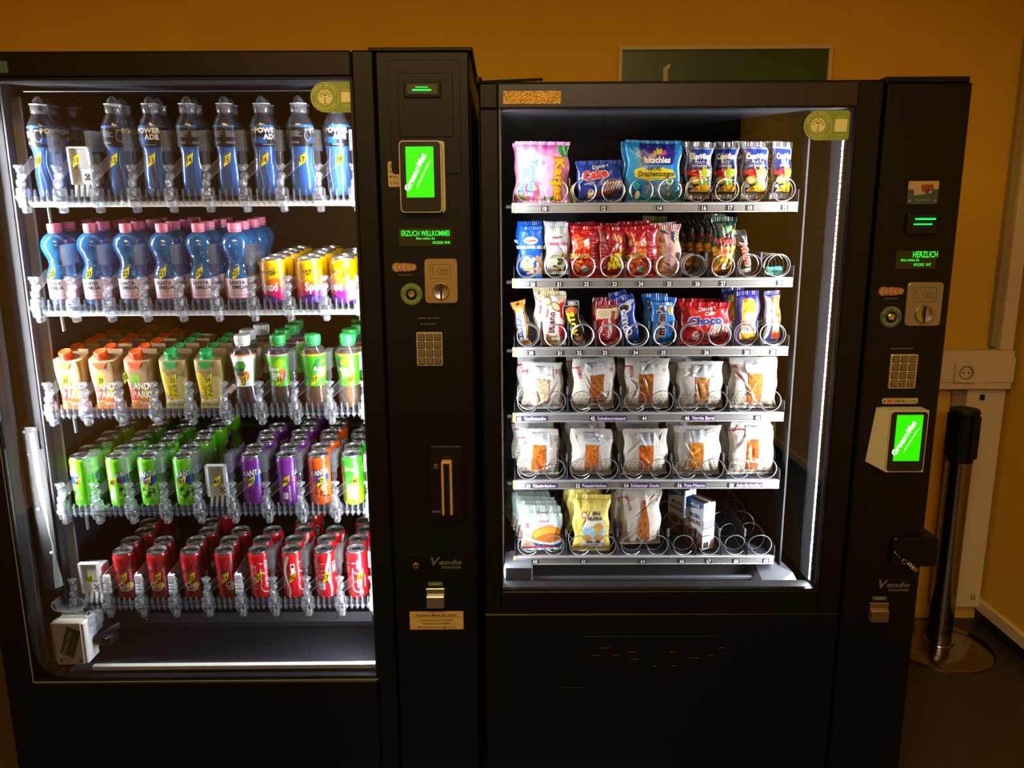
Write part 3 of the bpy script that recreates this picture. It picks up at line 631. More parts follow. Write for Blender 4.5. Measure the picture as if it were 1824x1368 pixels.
# ------------------------------------------------------------ clear shelves of the drinks machine
TILT = radians(4.26); SHZ = [1.533, 1.269, 1.005, .740, .475]
LX = [-1.146+.0884*k for k in range(9)]
SHM = [FL @ Tr(0, .1, z) @ Matrix.Rotation(TILT, 4, 'X') for z in SHZ]
NUM = [[str(a*10+k) for k in range(9)] for a in range(1, 6)]
WORDS = 'zero one two three four five six seven eight nine'.split()
TENS = {1: 'ten eleven twelve thirteen fourteen fifteen sixteen seventeen eighteen'.split(), 2: 'twenty', 3: 'thirty', 4: 'forty', 5: 'fifty', 6: 'sixty'}
def word(n):
    a, b = divmod(n, 10)
    return TENS[1][b] if a == 1 else TENS[a]+('-'+WORDS[b] if b else '')
def fin():
    m = MB(); P = [(.0, -.017), (-.004, -.008), (-.0045, .008), (-.002, .019), (.001, .022), (.004, .019), (.006, .004), (.66, .002), (.66, -.003), (.02, -.006), (.008, -.016)]
    vs = [(-.0013, y, z) for y, z in P]+[(.0013, y, z) for y, z in P]; n = len(P)
    m.add(vs, [tuple(range(n)), tuple(range(2*n-1, n-1, -1))]+[(i, i+n, (i+1) % n+n, (i+1) % n) for i in range(n)], CLEARB)
    m.box(-.0045, .0045, -.002, .006, -.012, -.004, CLEARB, .001)
    return m
fin_me = None
def divider_mesh():
    m = MB(); q = random.Random(3)
    m.box(-.012, .012, -.008, .03, -.022, .006, CLEARB, .003).box(-.010, .009, -.012, .02, .006, .026, CLEARB, .003)
    m.box(-.004, .011, -.010, .012, -.034, -.020, CLEARB, .003)
    m.box(-.008, .006, -.010, .014, .026, .046, CLEARB, .004).box(-.006, .009, -.006, .016, .044, .060, CLEARB, .004)
    m.box(-.009, .007, -.004, .018, .062, .078, CLEARB, .005)
    for k in range(22):
        e = q.uniform(.0012, .0034); f = q.uniform(.002, .006); M = Tr(q.uniform(-.010, .010), q.uniform(-.012, .004), q.uniform(-.018, .076)) @ Matrix.Rotation(q.uniform(0, 3), 4, 'Y') @ Matrix.Rotation(q.uniform(-.5, .5), 4, 'X')
        m.box(-e, e, -.002, .003, -f, f, CLEARB, 0, M)
    m.box(-.0008, .0008, .012, .60, -.002, .046, CLEAR)
    return m
def paddle_mesh():
    """clear boxed guide that steadies tall goods"""
    m = MB()
    for k in range(3): m.box(-.0065+.0065*k-.0006, -.0065+.0065*k+.0006, -.004, .045, .108, .155, CLEAR)
    for k in range(4): m.box(-.0072, .0072, -.004, .045, .108+.0155*k-.0005, .108+.0155*k+.0005, CLEAR)
    m.box(-.0072, .0072, .045, .047, .108, .155, CLEAR).box(.006, .0072, .047, .11, .10, .150, CLEAR).box(-.004, .004, .0, .03, .078, .108, CLEAR, .001)
    m.box(-.0074, .0074, -.005, -.004, .108, .155, CLEAR)
    return m
def tag_arm(seed):
    m = MB()
    m.add([(.006, -.012, .036), (.058, -.016, .084), (.070, -.016, .112), (.066, -.016, .114), (.004, -.012, .058)], [(0, 1, 2, 3, 4)], clear('clear_flag', '#fafcff', .03, rough=.05, face=.02))
    W = CLEARB
    for a, b in (((.006, .036), (.058, .082)), ((.058, .082), (.071, .112)), ((.004, .058), (.048, .100))): m.tube([(a[0], -.0135, a[1]), (b[0], -.0165, b[1])], .0008, 4, W)
    return m
def tag_mesh(num):
    m = MB(); P = [(.0505, .072), (.0655, .083), (.0695, .104), (.0545, .095)]
    m.add([(x, -.0175, z) for x, z in P]+[(x, -.0165, z) for x, z in P], [(0, 1, 2, 3), (0, 4, 5, 1), (1, 5, 6, 2), (2, 6, 7, 3), (3, 7, 4, 0)], YEL)
    m.text(num, .0122, .0602, .0822, -.018, INK, rot=radians(8), bold=.02, shear=.15, sx=.84)
    return m
pads = {0: range(9), 1: range(6), 2: range(6, 9), 3: range(9), 4: range(5, 9)}
SD = ['top clear plastic shelf holding blue sports drinks', 'clear plastic shelf holding water bottles and yellow cans', 'middle clear plastic shelf holding juice cartons and iced teas', 'clear plastic shelf holding green, purple and orange cans', 'lowest clear plastic shelf holding red cola cans']
div_me = arm_me = pad_me = None
for a in range(5):
    sh = empty('drink_shelf', SHM[a], label=SD[a], category='shelf', group='clear shelves of the drinks machine')
    MB().box(-1.185, -.40+.05, .012, .68, -.008, -.004, INNER).build('shelf_plate', sh, smooth=0)
    MB().box(-1.175, -.345, .004, .012, -.020 if a < 2 else -.011, -.008, WHITE if a < 2 else DGREY, .001).build('front_bar', sh)
    MB().box(-1.150, -1.147, .02, .03, -.062, -.010, GREY).box(-1.175, -1.165, .02, .4, -.016, -.008, GREY).build('shelf_bracket', sh)
    for k in range(9):
        x = LX[k]
        for j in range(5):
            fx = x-.0295+.0147*j
            o = fin().build('rail', sh, Tr(fx, 0, 0)) if fin_me is None else link('rail', fin_me, sh, Tr(fx, 0, 0)); fin_me = o.data
    for k in range(10):
        x = LX[0]-.0442+.0884*k
        o = divider_mesh().build('lane_divider', sh, Tr(x, 0, 0)) if div_me is None else link('lane_divider', div_me, sh, Tr(x, 0, 0)); div_me = o.data
        if k < 9:
            p = tag_arm(0).build('tag_arm', sh, Tr(x, 0, 0), smooth=0) if arm_me is None else link('tag_arm', arm_me, sh, Tr(x, 0, 0)); arm_me = p.data
            if a == 2 and k == 2:   # this flag is bent upwards
                p.matrix_local = Tr(x+.002, 0, -.004) @ Matrix.Rotation(-.30, 4, 'Y')
            tag_mesh(NUM[a][k]).build('number_tag', p)
        if k > 0 and (k-1) in pads[a]:
            o = paddle_mesh().build('bottle_guide', sh, Tr(x, 0, 0), smooth=0) if pad_me is None else link('bottle_guide', pad_me, sh, Tr(x, 0, 0)); pad_me = o.data
    if a == 2: MB().box(-.012, .012, -.001, 0, -.006, .006, mat('pale_pink_label', '#e8c8cc', .6)).text('Ohne', .0045, 0, .0008, -.0015, ink('#704050')).text('Zucker', .0042, 0, -.0052, -.0015, ink('#704050')).build('small_label', sh, Tr(LX[5]-.016, -.018, .066) @ Matrix.Rotation(-.75, 4, 'Y'))
# white pushers: where a lane is empty, and beside the dark red cans
def pusher():
    t = empty('lane_pusher')
    MB().prism(rrect(-.027, .027, .030, .118, .003), .0, .006, WHITE, c=.001).prism(rrect(-.018, .022, .066, .112, .002), -.001, .0005, mat('pusher_recess', '#b9b9b4', .5)).box(-.027, -.021, -.006, .0, .03, .118, WHITE, .001).box(.021, .027, -.006, 0, .03, .118, WHITE, .001).box(-.027, .027, -.006, 0, .114, .118, WHITE, .001).box(-.026, .026, .006, .05, .03, .10, WHITE, .002).build('plate', t)
    m = MB()
    for k in range(4): m.add([(-.022+.0135*k, -.006, .002), (-.018+.0135*k, -.006, .002), (-.013+.0135*k, .0, .032), (-.022+.0135*k, 0, .032), (-.022+.0135*k, .03, .002), (-.018+.0135*k, .03, .002), (-.013+.0135*k, .03, .032), (-.022+.0135*k, .03, .032)], [(0, 1, 2, 3), (1, 5, 6, 2), (4, 0, 3, 7), (0, 4, 5, 1), (4, 7, 6, 5)], WHITE)
    m.build('foot', t)
    m = MB()
    for i, j in ((0, 0), (1, 1), (2, 0), (0, 2), (2, 2)): m.box(.006+.0045*i, .0102+.0045*i, -.0018, -.001, .040+.005*j, .0448+.005*j, ink('#3c4046'))
    m.build('lattice_opening', t)
    return t
proto = {}
def put(p, M, label=None, cat=None, group=None):
    """first use places the thing itself, later uses copy it with its parts"""
    if p not in proto: proto[p] = 1; o = p
    else: o = copy_tree(p)
    o.parent = None; o.matrix_world = M
    if label: o['label'] = label
    if cat: o['category'] = cat
    if group: o['group'] = group
    return o
P_ = pusher()
for a, k, lb in ((0, 1, 'white spring pusher in the empty lane between blue sports drinks'), (3, 4, 'white spring pusher in the empty lane between green and purple cans'), (4, 0, 'white spring pusher in the empty first lane of the lowest shelf')):
    put(P_, SHM[a] @ Tr(LX[k]+(.002 if a else .006), .020 if a < 4 else .012, .002), lb, 'pusher', 'white lane pushers')
m = MB()
m.add([(-.001, -.01, .030), (-.001, .0, .085), (-.001, .10, .088), (-.001, .10, .020), (-.001, .01, .020)]+[(.001, -.01, .030), (.001, .0, .085), (.001, .10, .088), (.001, .10, .020), (.001, .01, .020)], [(0, 1, 2, 3, 4), (9, 8, 7, 6, 5), (0, 5, 6, 1), (1, 6, 7, 2), (4, 9, 5, 0)], WHITE)
for k in range(6): m.box(-.001, .016, -.010+.0012*k, -.004+.0014*k, .034+.0085*k, .040+.0085*k, WHITE)
m.box(-.001, .016, -.006, .004, .03, .084, WHITE, .001)
side = m.build('side_guide'); side.parent = None
for i, k in enumerate((1, 2, 3, 5)):
    o = side if i == 0 else side.copy()
    if i: C.objects.link(o)
    o.matrix_world = SHM[4] @ Tr(LX[k]-.0442-.008 if k == 1 else LX[k]-.0442-.012, .012, 0)
    o['label'] = ['white serrated side guide between the empty lane and the first dark red can', 'white serrated side guide between the first two dark red cans', 'white serrated side guide between the second and third dark red cans', 'white serrated side guide before the first bright red cola can'][i]; o['category'] = 'guide'; o['group'] = 'white serrated side guides'

# ------------------------------------------------------------ cans
CANP = print_mat('printed_can', .28, .6, .03, .5); LIDM = mat('can_lid_aluminium', '#cfcfcb', .25, metal=.9)
def cyl_fn(r, z0=0, off=.0003):
    return lambda X, Z: np.stack([(r+off)*np.sin(X/r), -(r+off)*np.cos(X/r), Z+z0], 1)
def make_can(r, h, art, letter=None, name='drink_can'):
    t = empty(name); A = art; ny, nx = A.ny, A.nx
    zz = A.Z/1000; hh = h
    def rad(z): # shoulder and foot
        u = np.clip((z-(h-.014))/.012, 0, 1); v = np.clip((.007-z)/.007, 0, 1)
        return r-(r*.13)*u**1.6-(r*.16)*v**1.5
    R = rad(zz); ang = A.X/1000/r
    Q = np.stack([R*np.sin(ang), -R*np.cos(ang), zz], -1).reshape(-1, 3)
    link('body', grid_mesh('body', Q, A.c.reshape(-1, 3), CANP, ny, nx), t)
    rl = r*.87
    MB().lathe([(rl, h-.004), (rl+.0006, h-.001), (rl+.0002, h+.0008), (rl-.0012, h), (rl-.002, h-.005), (rl-.006, h-.0045), (.001, h-.004)], 32, LIDM).build('lid', t)
    m = MB().prism(circ(0, 0, .0068, 14, .011), -.0012, 0, STEEL, Tr(0, .001, h-.0032) @ Matrix.Rotation(radians(-90), 4, 'X')).lathe([(.0035, h-.004), (.0035, h-.0015), (.001, h-.001)], 10, STEEL)
    m.build('pull_tab', t)
    MB().prism(circ(0, 0, .009, 16, .0075), -.0004, 0, mat('lid_score', '#8f8f8c', .4, metal=.8), Tr(0, -.0115, h-.0040) @ Matrix.Rotation(radians(-90), 4, 'X')).build('lid_opening', t)
    MB().lathe([(r*.84, .0), (r*.86, .0015), (r*.80, .003)], 28, LIDM).build('foot_rim', t)
    if letter:
        m = MB(); letter(m, cyl_fn(r)); m.build('lettering', t, smooth=0)
    return t
SLIM_R, SLIM_H = .0285, .137
CW = 2*pi*SLIM_R*1000
def fizz_art(bg, dark, fruit, bar=True):
    a = Art(CW, 133, bg)
    for s_ in (-1, 1):
        x0 = s_*45
        a.poly([(x0-22, 82), (x0+24, 90), (x0+26, 74), (x0+14, 66), (x0+10, 58), (x0+2, 68), (x0-10, 64), (x0-20, 70)], '#1c3fb0')
        a.poly([(x0-24, 78), (x0-8, 80), (x0-10, 68), (x0-24, 70)], fruit)
        a.speck(x0-20, x0+22, 22, 58, dark, 34, 4.2, 5)
    a.rect(-4, 9, 20, 38, '#d8dcd8') if bar else 0
    for k in range(8): a.rect(-3+1.5*k, -2.3+1.5*k, 21, 37, '#303030') if bar else 0
    return a
def fizz_letter(vert):
    def f(m, fn):
        for s_ in (-1, 1):
            x = s_*.045
            for i, (ch, dz) in enumerate(zip('FANTA', (0, .0015, .0025, .002, .0))):
                xx = x-.0195+.0098*i
                m.text(ch, .0158, xx, .083+dz-.001+.0012*i, 0, ink('#16256e'), bold=.075, fn=lambda X, Z: fn(X, Z), sx=.72)
                m.text(ch, .0150, xx, .0835+dz-.001+.0012*i, 0, ink('#f6f6f2'), bold=.02, fn=lambda X, Z: fn(X, Z)+np.stack([np.sin(X/SLIM_R), -np.cos(X/SLIM_R), Z*0], 1)*.0004, sx=.72)
        m.text('RECYCLE MICH', .0045, .016, .036, 0, ink('#f0f0ea'), rot=pi/2, bold=.02, fn=fn)
        if vert: m.text(vert, .0035, -.013, .04, 0, ink('#f0f0ea'), rot=pi/2, bold=.0, fn=fn)
    return f
GREEN = make_can(SLIM_R, SLIM_H, fizz_art('#6fd416', ['#1f3a12', '#c9f08a', '#2c5a18', '#a6e05a'], '#9a2a5a'), fizz_letter('ZERO SUGAR'))
PURPLE = make_can(SLIM_R, SLIM_H, fizz_art('#7d2a8c', ['#6a1f78', '#8a3a9a'], '#d8402a'), fizz_letter('FRUIT'))
ORANGE = make_can(SLIM_R, SLIM_H, fizz_art('#ee5a14', ['#8a2a10', '#ffb070', '#f8824a', '#3a1a10', '#ffc890'], '#c8381c', False), fizz_letter('ORANGE'))
def soda_letter(m, fn):
    g = lambda X, Z: fn(X, Z)
    m.stroke([(-.019, .094), (.017, .094), (.017, .112), (-.019, .112), (-.019, .094)], .0012, ink('#f4f8f0'), fn=fn)
    m.text('food', .012, -.001, .098, 0, ink('#e8f080'), bold=.02, fn=g)
    m.text('QUALITY', .006, .052, .075, 0, ink('#f4f8f0'), rot=pi/2, bold=.03, fn=g).text('1,5', .007, .05, .055, 0, ink('#f4f8f0'), fn=g, bold=.03)
a = Art(CW, 133, '#2fb01c').grad('#c8e820', '#2fb01c', 0, 70); a.rect(-12, 14, 20, 60, '#e8ece8')
for k in range(14): a.rect(-11, 13, 22+2.7*k, 22+2.7*k+(1.5 if k % 3 else .9), '#484848')
a.speck(30, 75, 10, 110, ['#f0e820', '#e8d810', '#b8e030'], 16, 7, 3).speck(-75, -30, 10, 110, ['#f0e820', '#e8d810', '#2a8ad0'], 14, 7, 4)
LIME = make_can(SLIM_R, SLIM_H, a, soda_letter)
RED = '#d8121c'
def script_word(m, fn, ox, oz, s, ml, rot=0, w=1):
    """flowing script word mark, drawn with pen strokes"""
    def T(P):
        c_, s_ = cos(rot), sin(rot); return [((x+z*.28)*s*c_-z*s*s_+ox, (x+z*.28)*s*s_+z*s*c_+oz) for x, z in P]
    def arc(cx, cz, rx, rz, a0, a1, n=14): return [(cx+rx*cos(radians(a0+(a1-a0)*i/n)), cz+rz*sin(radians(a0+(a1-a0)*i/n))) for i in range(n+1)]
    th = np.concatenate([np.linspace(.5, 1, 7), np.linspace(1, .5, 8)])*.17*s*w
    def st(P, k=1): m.stroke(T(P), np.interp(np.linspace(0, 1, len(P)), np.linspace(0, 1, 15), th)*k, ml, fn=fn)
    for off in (0, 3.55):
        st(arc(off+.55, .62, .55, .72, 55, 300)); 
        if off == 0:
            st([(off+.75, .05), (off+.2, -.32), (off-.2, -.28), (off-.25, -.05), (off+.05, .05)], .6)
            st(arc(off+1.2, .28, .24, .30, 90, 450)); st(arc(off+1.85, .28, .26, .30, 60, 310)); st(arc(off+2.45, .28, .24, .30, 50, 410)); st([(off+2.68, .55), (off+2.66, .1), (off+2.85, .02)])
            st([(off+2.95, .3), (off+3.2, .3)], .8)
        else:
            st(arc(off+1.2, .28, .24, .30, 90, 450)); st([(off+1.5, .1), (off+1.85, .9), (off+1.85, 1.35), (off+1.68, 1.3), (off+1.6, .5), (off+1.7, .02), (off+1.9, .05)]); st(arc(off+2.2, .28, .24, .30, 50, 410)); st([(off+2.43, .55), (off+2.41, .1), (off+2.62, .02)])
    st([(0.1, 1.0), (.9, 1.5), (1.9, 1.25), (3.3, 1.45), (3.9, 1.3)], .55)
def wave(m, fn, x, ml):
    m.stroke([(x+.006*sin((z-.01)/.11*2*pi+.7), z) for z in np.linspace(.006, .128, 26)], np.linspace(.004, .009, 26), ml, fn=fn)
def cola_letter(m, fn):
    W = ink('#f6efec')
    for s_ in (-1, 1): script_word(m, fn, s_*.045+.009, .018, .0155, W, rot=pi/2, w=1.1)
    wave(m, fn, .0, W); m.text('ORIGINAL TASTE', .0035, .068, .05, 0, W, rot=pi/2, fn=fn)
    m.stroke([(.006+.0035*sin(z*60), z) for z in np.linspace(.02, .11, 20)], .0009, ink('#b84048'), fn=fn)
a = Art(CW, 133, RED); a.rect(-30, -12, 28, 52, '#d8d8d4').lines(-29, -13, 30, 50, '#404040', 2.6).lines(-30, -10, 62, 105, '#f0c0c0', 4, 2).rect(12, 22, 75, 105, '#f0f0f0').ell(17, 98, 4, 5, '#202830')
COLA = make_can(SLIM_R, SLIM_H, a, cola_letter)
def promo_letter(m, fn):
    W = ink('#f0d8d8'); G = ink('#5a1018')
    m.text('FAMILIE', .013, .002, .066, 0, W, rot=pi/2, bold=.03, fn=fn, sx=1.1).text('FAMILIE', .013, .002, .066, 0, G, rot=pi/2, bold=-.01, fn=lambda X, Z: fn(X, Z)*[1.012, 1.012, 1], sx=1.1)
    for s_ in (-1, 1): script_word(m, fn, s_*.030+.004, .018, .0155, ink('#f6efec'), rot=pi/2, w=1)
a = Art(CW, 133, '#dc1420'); PROMO = make_can(SLIM_R, SLIM_H, a, promo_letter)
def dark_letter(m, fn):
    for s_ in (-1, 1): script_word(m, fn, s_*.045-.040, .074, .0128, ink('#1a0c10'), rot=.30, w=1.25)
a = Art(CW, 133, '#9c101c')
for s_ in (-1, 1):
    x = s_*45; a.poly([(x-45, 60), (x-45, 0), (x+45, 0), (x+45, 60), (x+20, 50), (x-16, 44)], '#780a14')
    a.ell(x-9, 45, 9, 8, '#d8c8a8').ell(x-9, 46, 6, 5, '#6a4a30').ell(x+11, 44, 9, 8, '#e8e0b8').ell(x+11, 45, 7, 6, '#e0b830').ell(x, 34, 16, 6, '#a8a894').ell(x-2, 35, 9, 3, '#78705a')
DARK = make_can(SLIM_R, SLIM_H, a, dark_letter)
R2, H2 = .0335, .113; a = Art(2*pi*R2*1000, 110, '#f4b400'); 
for s_ in (-1, 1):
    o_ = s_*52
    a.put(a.Z < 62+5*np.sin((a.X-o_)/18), '#f07818').put(a.Z < 45+6*np.sin((a.X-o_)/15+1), '#e8384a').put(a.Z < 34+6*np.sin((a.X-o_)/14+1), '#e0186c').put(a.Z < 20+8*np.sin((a.X-o_)/16+2.2), '#4a1c80')
a.rect(92, 104, 12, 60, '#f0f0ec').rect(-104, -94, 12, 60, '#f0f0ec')
for k in range(16): a.rect(93, 103, 14+2.8*k, 15.3+2.8*k, '#303030')
def spez_letter(m, fn):
    for s_ in (-1, 1):
        x = s_*.052
        m.text('Spezi', .0215, x, .036, 0, ink('#faf4f0'), bold=.045, fn=fn, sx=.72).text('PAULANER', .0078, x, .0785, 0, ink('#2c2440'), fn=fn, bold=.005)
        m.stroke([(x-.004+.0035*cos(q), .017+.0035*sin(q)) for q in np.linspace(0, 2*pi, 13)], .0006, ink('#d8c8e0'), fn=fn)
YELLOW = make_can(R2, H2, a, spez_letter)

def lane(p, a, k, r, n, colour, what, spins, dx0=0, group=None, zig=.006, start=.046, gap=1.02):
    """n of the same drink one behind the other in lane k of shelf a"""
    order = ['front', 'second', 'third', 'fourth', 'fifth', 'sixth', 'seventh']
    for i in range(n):
        z = .0025; d = start+r*2*gap*i*.985; x = LX[k]+dx0+(zig*((-1)**i) if i else 0)
        sp = spins[i] if i < len(spins) else rnd.uniform(-3, 3)
        lb = f'{colour} {what}, {order[i]} in the lane with tag {word((a+1)*10+k)}'
        put(p, SHM[a] @ Tr(x, d, z) @ Matrix.Rotation(sp, 4, 'Z'), lb, what.split()[-1], group)
FC = 45/1000/SLIM_R      # angle of a print centre
s_ = SLIM_R; st = .017+s_
g4 = 'slim soda cans on the fourth shelf'
lane(GREEN, 3, 0, s_, 6, 'lime green', 'soda can', [FC-.75-2*FC, 1, 2, .3, 1.7, 2.4], -.003, g4, start=st)
lane(GREEN, 3, 1, s_, 6, 'lime green', 'soda can', [-FC+.95, 1.3, 2.1, 0, .8, 2.9], .003, g4, start=st)
lane(GREEN, 3, 2, s_, 6, 'lime green', 'soda can', [-FC+.05, .4, 1.1, 2.7, 2, .1], -.003, g4, start=st)
lane(GREEN, 3, 3, s_, 7, 'lime green', 'soda can', [-FC+.35, 2.4, .6, 1.9, .2, 2.6, 1], .0, g4, start=st)
lane(PURPLE, 3, 5, s_, 5, 'purple', 'soda can', [-FC+.22, 1, 2, .5, 2.4], .0, g4, start=st)
lane(PURPLE, 3, 6, s_, 7, 'purple', 'soda can', [-.15, 1.1, 2, .3, 1.6, 2.4, .7], .003, g4, start=st)
lane(ORANGE, 3, 7, s_, 6, 'orange', 'soda can', [-FC+.25, 2.2, 1, .1, -FC+.6, 1.6], -.002, g4, start=st)
lane(LIME, 3, 8, s_, 5, 'green and yellow', 'soda can', [0.1, -.6, 1.2, 2, .3], -.003, g4, start=st)
g5 = 'slim red cola cans on the lowest shelf'
lane(DARK, 4, 1, s_, 6, 'dark red black-lettered', 'cola can', [FC-2*FC+.25, .4, 1.3, 2.2, .9, 0], -.008, g5, start=st)
lane(DARK, 4, 2, s_, 2, 'dark red black-lettered', 'cola can', [-FC-.05, -FC+.6], -.006, g5, start=st)
lane(DARK, 4, 3, s_, 6, 'dark red black-lettered', 'cola can', [-FC+.15, -FC+.5, 1.5, 2.3, .5, 0], -.005, g5, start=st)
lane(DARK, 4, 4, s_, 3, 'dark red black-lettered', 'cola can', [-FC+.75, -FC+.5, 1], -.002, g5, start=st)
lane(PROMO, 4, 5, s_, 3, 'bright red promotional', 'cola can', [-.15, .7, 1.6], .0, g5, start=st)
lane(COLA, 4, 6, s_, 5, 'bright red', 'cola can', [-.35, 1.3, .4, 2, -.1], .0, g5, start=st)
lane(COLA, 4, 7, s_, 3, 'bright red', 'cola can', [.55, 1.8, .9], -.001, g5, start=st)
lane(COLA, 4, 8, s_, 5, 'bright red', 'cola can', [-FC+.15, 1.5, -FC, .4, 2], -.003, g5, start=st)
g2 = 'yellow and pink soda cans on the second shelf'
YC = 52/1000/R2
lane(YELLOW, 1, 6, R2, 5, 'yellow, orange and pink', 'soda can', [-YC-.25, 1, 2, .3, 1.4], .0, g2, start=.016+R2, zig=.003)
lane(YELLOW, 1, 7, R2, 5, 'yellow, orange and pink', 'soda can', [-YC+.55, .9, -YC+.9, 1.6, -YC+.3], .0, g2, start=.016+R2, zig=.003)
lane(YELLOW, 1, 8, R2, 4, 'yellow, orange and pink', 'soda can', [-YC-.65, -YC+.4, 1.1, 2], -.003, g2, start=.016+R2, zig=.006)

# ------------------------------------------------------------ bottles
def wrap(prof, n, m_, name, parent, z0=None, z1=None, off=.0):
    P = [(r+off, z) for r, z in prof]
    return MB().lathe(P, n, m_).build(name, parent)
def lerp_r(prof, z):
    zs = [p[1] for p in prof]; rs = [p[0] for p in prof]; return np.interp(z, zs, rs)
def label_mesh(name, parent, prof, art, z0, m_, off=.0006, a0=-pi, a1=pi):
    A = art; zz = A.Z/1000+z0; R = lerp_r(prof, zz)+off; ang = (A.X/(A.w/2))*(a1-a0)/2+(a0+a1)/2
    Q = np.stack([R*np.sin(ang), -R*np.cos(ang), zz], -1).reshape(-1, 3)
    return link(name, grid_mesh(name, Q, A.c.reshape(-1, 3), m_, A.ny, A.nx), parent)
def prof_fn(prof, off=.0012):
    def f(X, Z):
        R = lerp_r(prof, Z); return np.stack([(R+off)*np.sin(X/R), -(R+off)*np.cos(X/R), Z], 1)
    return f
LABP = print_mat('printed_label', .42, .4, .1)
# blue sports drink
SP = [(.012, .0), (.027, .001), (.0305, .006), (.031, .03), (.0315, .05), (.029, .075), (.0275, .095), (.0295, .11), (.0325, .118), (.033, .15), (.0315, .166), (.026, .178), (.021, .187), (.0175, .193), (.0172, .2)]
def sport():
    t = empty('sports_drink_bottle')
    liq = [(r-.001, z) for r, z in SP if z <= .174]
    MB().lathe(liq, 26, mat('blue_drink', '#1876cc', .22, spec=.5, coat=.6, var=.05)).build('drink', t)
    MB().lathe([(r, z) for r, z in SP], 26, clear('clear_bottle', '#f0f6ff', .03, rough=.05, edge=.6, face=.05), cap=False).build('bottle', t)
    m = MB()
    for k in range(5):
        a = -1.1+k*.5; m.tube([((lerp_r(SP, z)+.0004)*sin(a+.12*sin(z*60)), -(lerp_r(SP, z)+.0004)*cos(a+.12*sin(z*60)), z) for z in np.linspace(.01, .108, 9)], .0005, 4, clear('bottle_ridge', '#f0f6ff', .5, face=.3, edge=.8))
    m.build('ridge', t)
    a = Art(207, 48, '#15161c', 1.4); a.rect(-104, 104, 45, 48, '#3a78b8').rect(-30, 2, 8, 22, '#1f5fb0').rect(60, 104, 8, 40, '#22242c')
    for c_ in (-95, -60, 50, 80): a.lines(c_-14, c_+14, 6, 42, '#9a9aa0', 3, c_)
    label_mesh('label', t, SP, a, .1155, LABP)
    m = MB(); fn = prof_fn(SP)
    m.text('POWER', .0115, .002, .1475, 0, WINK, bold=.06, fn=fn, sx=.95).text('ADE', .0115, .009, .133, 0, WINK, bold=.06, fn=fn, sx=.95).text('BOTTLE ME', .003, -.028, .153, 0, WINK, fn=fn)
    m.stroke([(-.032+.008*cos(q), .140+(.014 if sin(q) > 0 else .012)*sin(q)) for q in np.linspace(0, 2*pi, 17)], .0007, WINK, fn=fn).text('MOUNTAIN BLAST', .0022, .004, .1195, 0, WINK, fn=fn)
    m.build('lettering', t, smooth=0)
    CT = clear('clear_cap', '#f2f2f4', .10, rough=.1, edge=.6, face=.1)
    MB().lathe([(.0185, .193), (.0195, .196), (.0195, .209), (.0185, .2135)], 22, CT).lathe([(.0205, .2130), (.0205, .2150), (.014, .2152)], 22, WHITE).lathe([(.013, .215), (.0125, .222), (.007, .229), (.0035, .232), (.001, .233)], 16, CT).build('cap', t)
    return t
SPO = sport(); gs = 'blue sports drink bottles on the top shelf'
for k, sp in ((0, 1.15), (2, 1.6), (3, -.05), (4, 2.7), (5, 2.5), (6, .45), (7, 1.75), (8, .1)):
    lane(SPO, 0, k, .034, 2 if k != 0 else 3, 'blue', 'sports drink bottle', [sp, 1.5, 2], -.002, gs, zig=.01, start=.052)
# water
WP = [(.010, .004), (.026, .0), (.0325, .006), (.034, .018), (.034, .066), (.0325, .078), (.028, .09), (.0245, .101), (.0255, .112), (.031, .126), (.0355, .139), (.0365, .149), (.034, .160), (.027, .170), (.018, .177), (.0135, .180), (.0135, .184)]
def water():
    t = empty('water_bottle')
    n = 28; m = MB(); sub = []
    for i in range(len(WP)-1):
        (ra, za), (rb, zb) = WP[i], WP[i+1]
        k = 4 if .066 <= za < .149 else 1
        for j in range(k): q = j/k; z = za+(zb-za)*q; sub.append((ra+(rb-ra)*q+(.0006 if (j % 2 and k > 1) else 0), z))
    sub.append(WP[-1])
    m.lathe(sub, n, clear('blue_bottle', '#8fd0f2', .30, '#3c9ae0', .05, .65, .10)).build('bottle', t)
    a = Art(213, 50, '#eec3cf', 1.6); a.rect(-107, 107, 47.5, 50, '#f4dfe4').rect(-107, 107, 0, 2, '#c86a80').rect(-27, 27, 3, 47, '#f3dadf').rect(34, 60, 5, 44, '#e2a2b4').lines(36, 58, 6, 42, '#c8708a', 3)
    a.rect(-24, 24, 7, 9, '#d88a9c').rect(-22, 22, 11, 12.5, '#d88a9c').rect(-20, 20, 17, 18.3, '#a0a094')
    label_mesh('label', t, WP, a, .0165, LABP)
    fn = prof_fn(WP); DK = ink('#26304a'); m = MB()
    m.text('SANTA', .0088, -.004, .0525, 0, DK, bold=.02, fn=fn).text('EMILIA', .0088, .002, .0415, 0, DK, bold=.02, fn=fn).text('CLASSIC', .0028, 0, .0375, 0, ink('#c05068'), fn=fn).build('lettering', t, smooth=0)
    MB().lathe([(.0165, .1825), (.0168, .186), (.0165, .1985), (.0155, .1998), (.001, .2)], 24, mat('pink_cap', '#f07f9c', .45)).build('cap', t)
    MB().lathe([(.016, .1785), (.016, .1815)], 20, mat('pink_cap')).build('cap_ring', t)
    return t
WAT = water(); gw = 'blue water bottles with pink caps on the second shelf'
for k in range(6): lane(WAT, 1, k, .036, 4, 'pale blue', 'water bottle', [-.1+.07*k, .4, .9, 1.5], .0, gw, zig=.003, start=.052, gap=1.0)
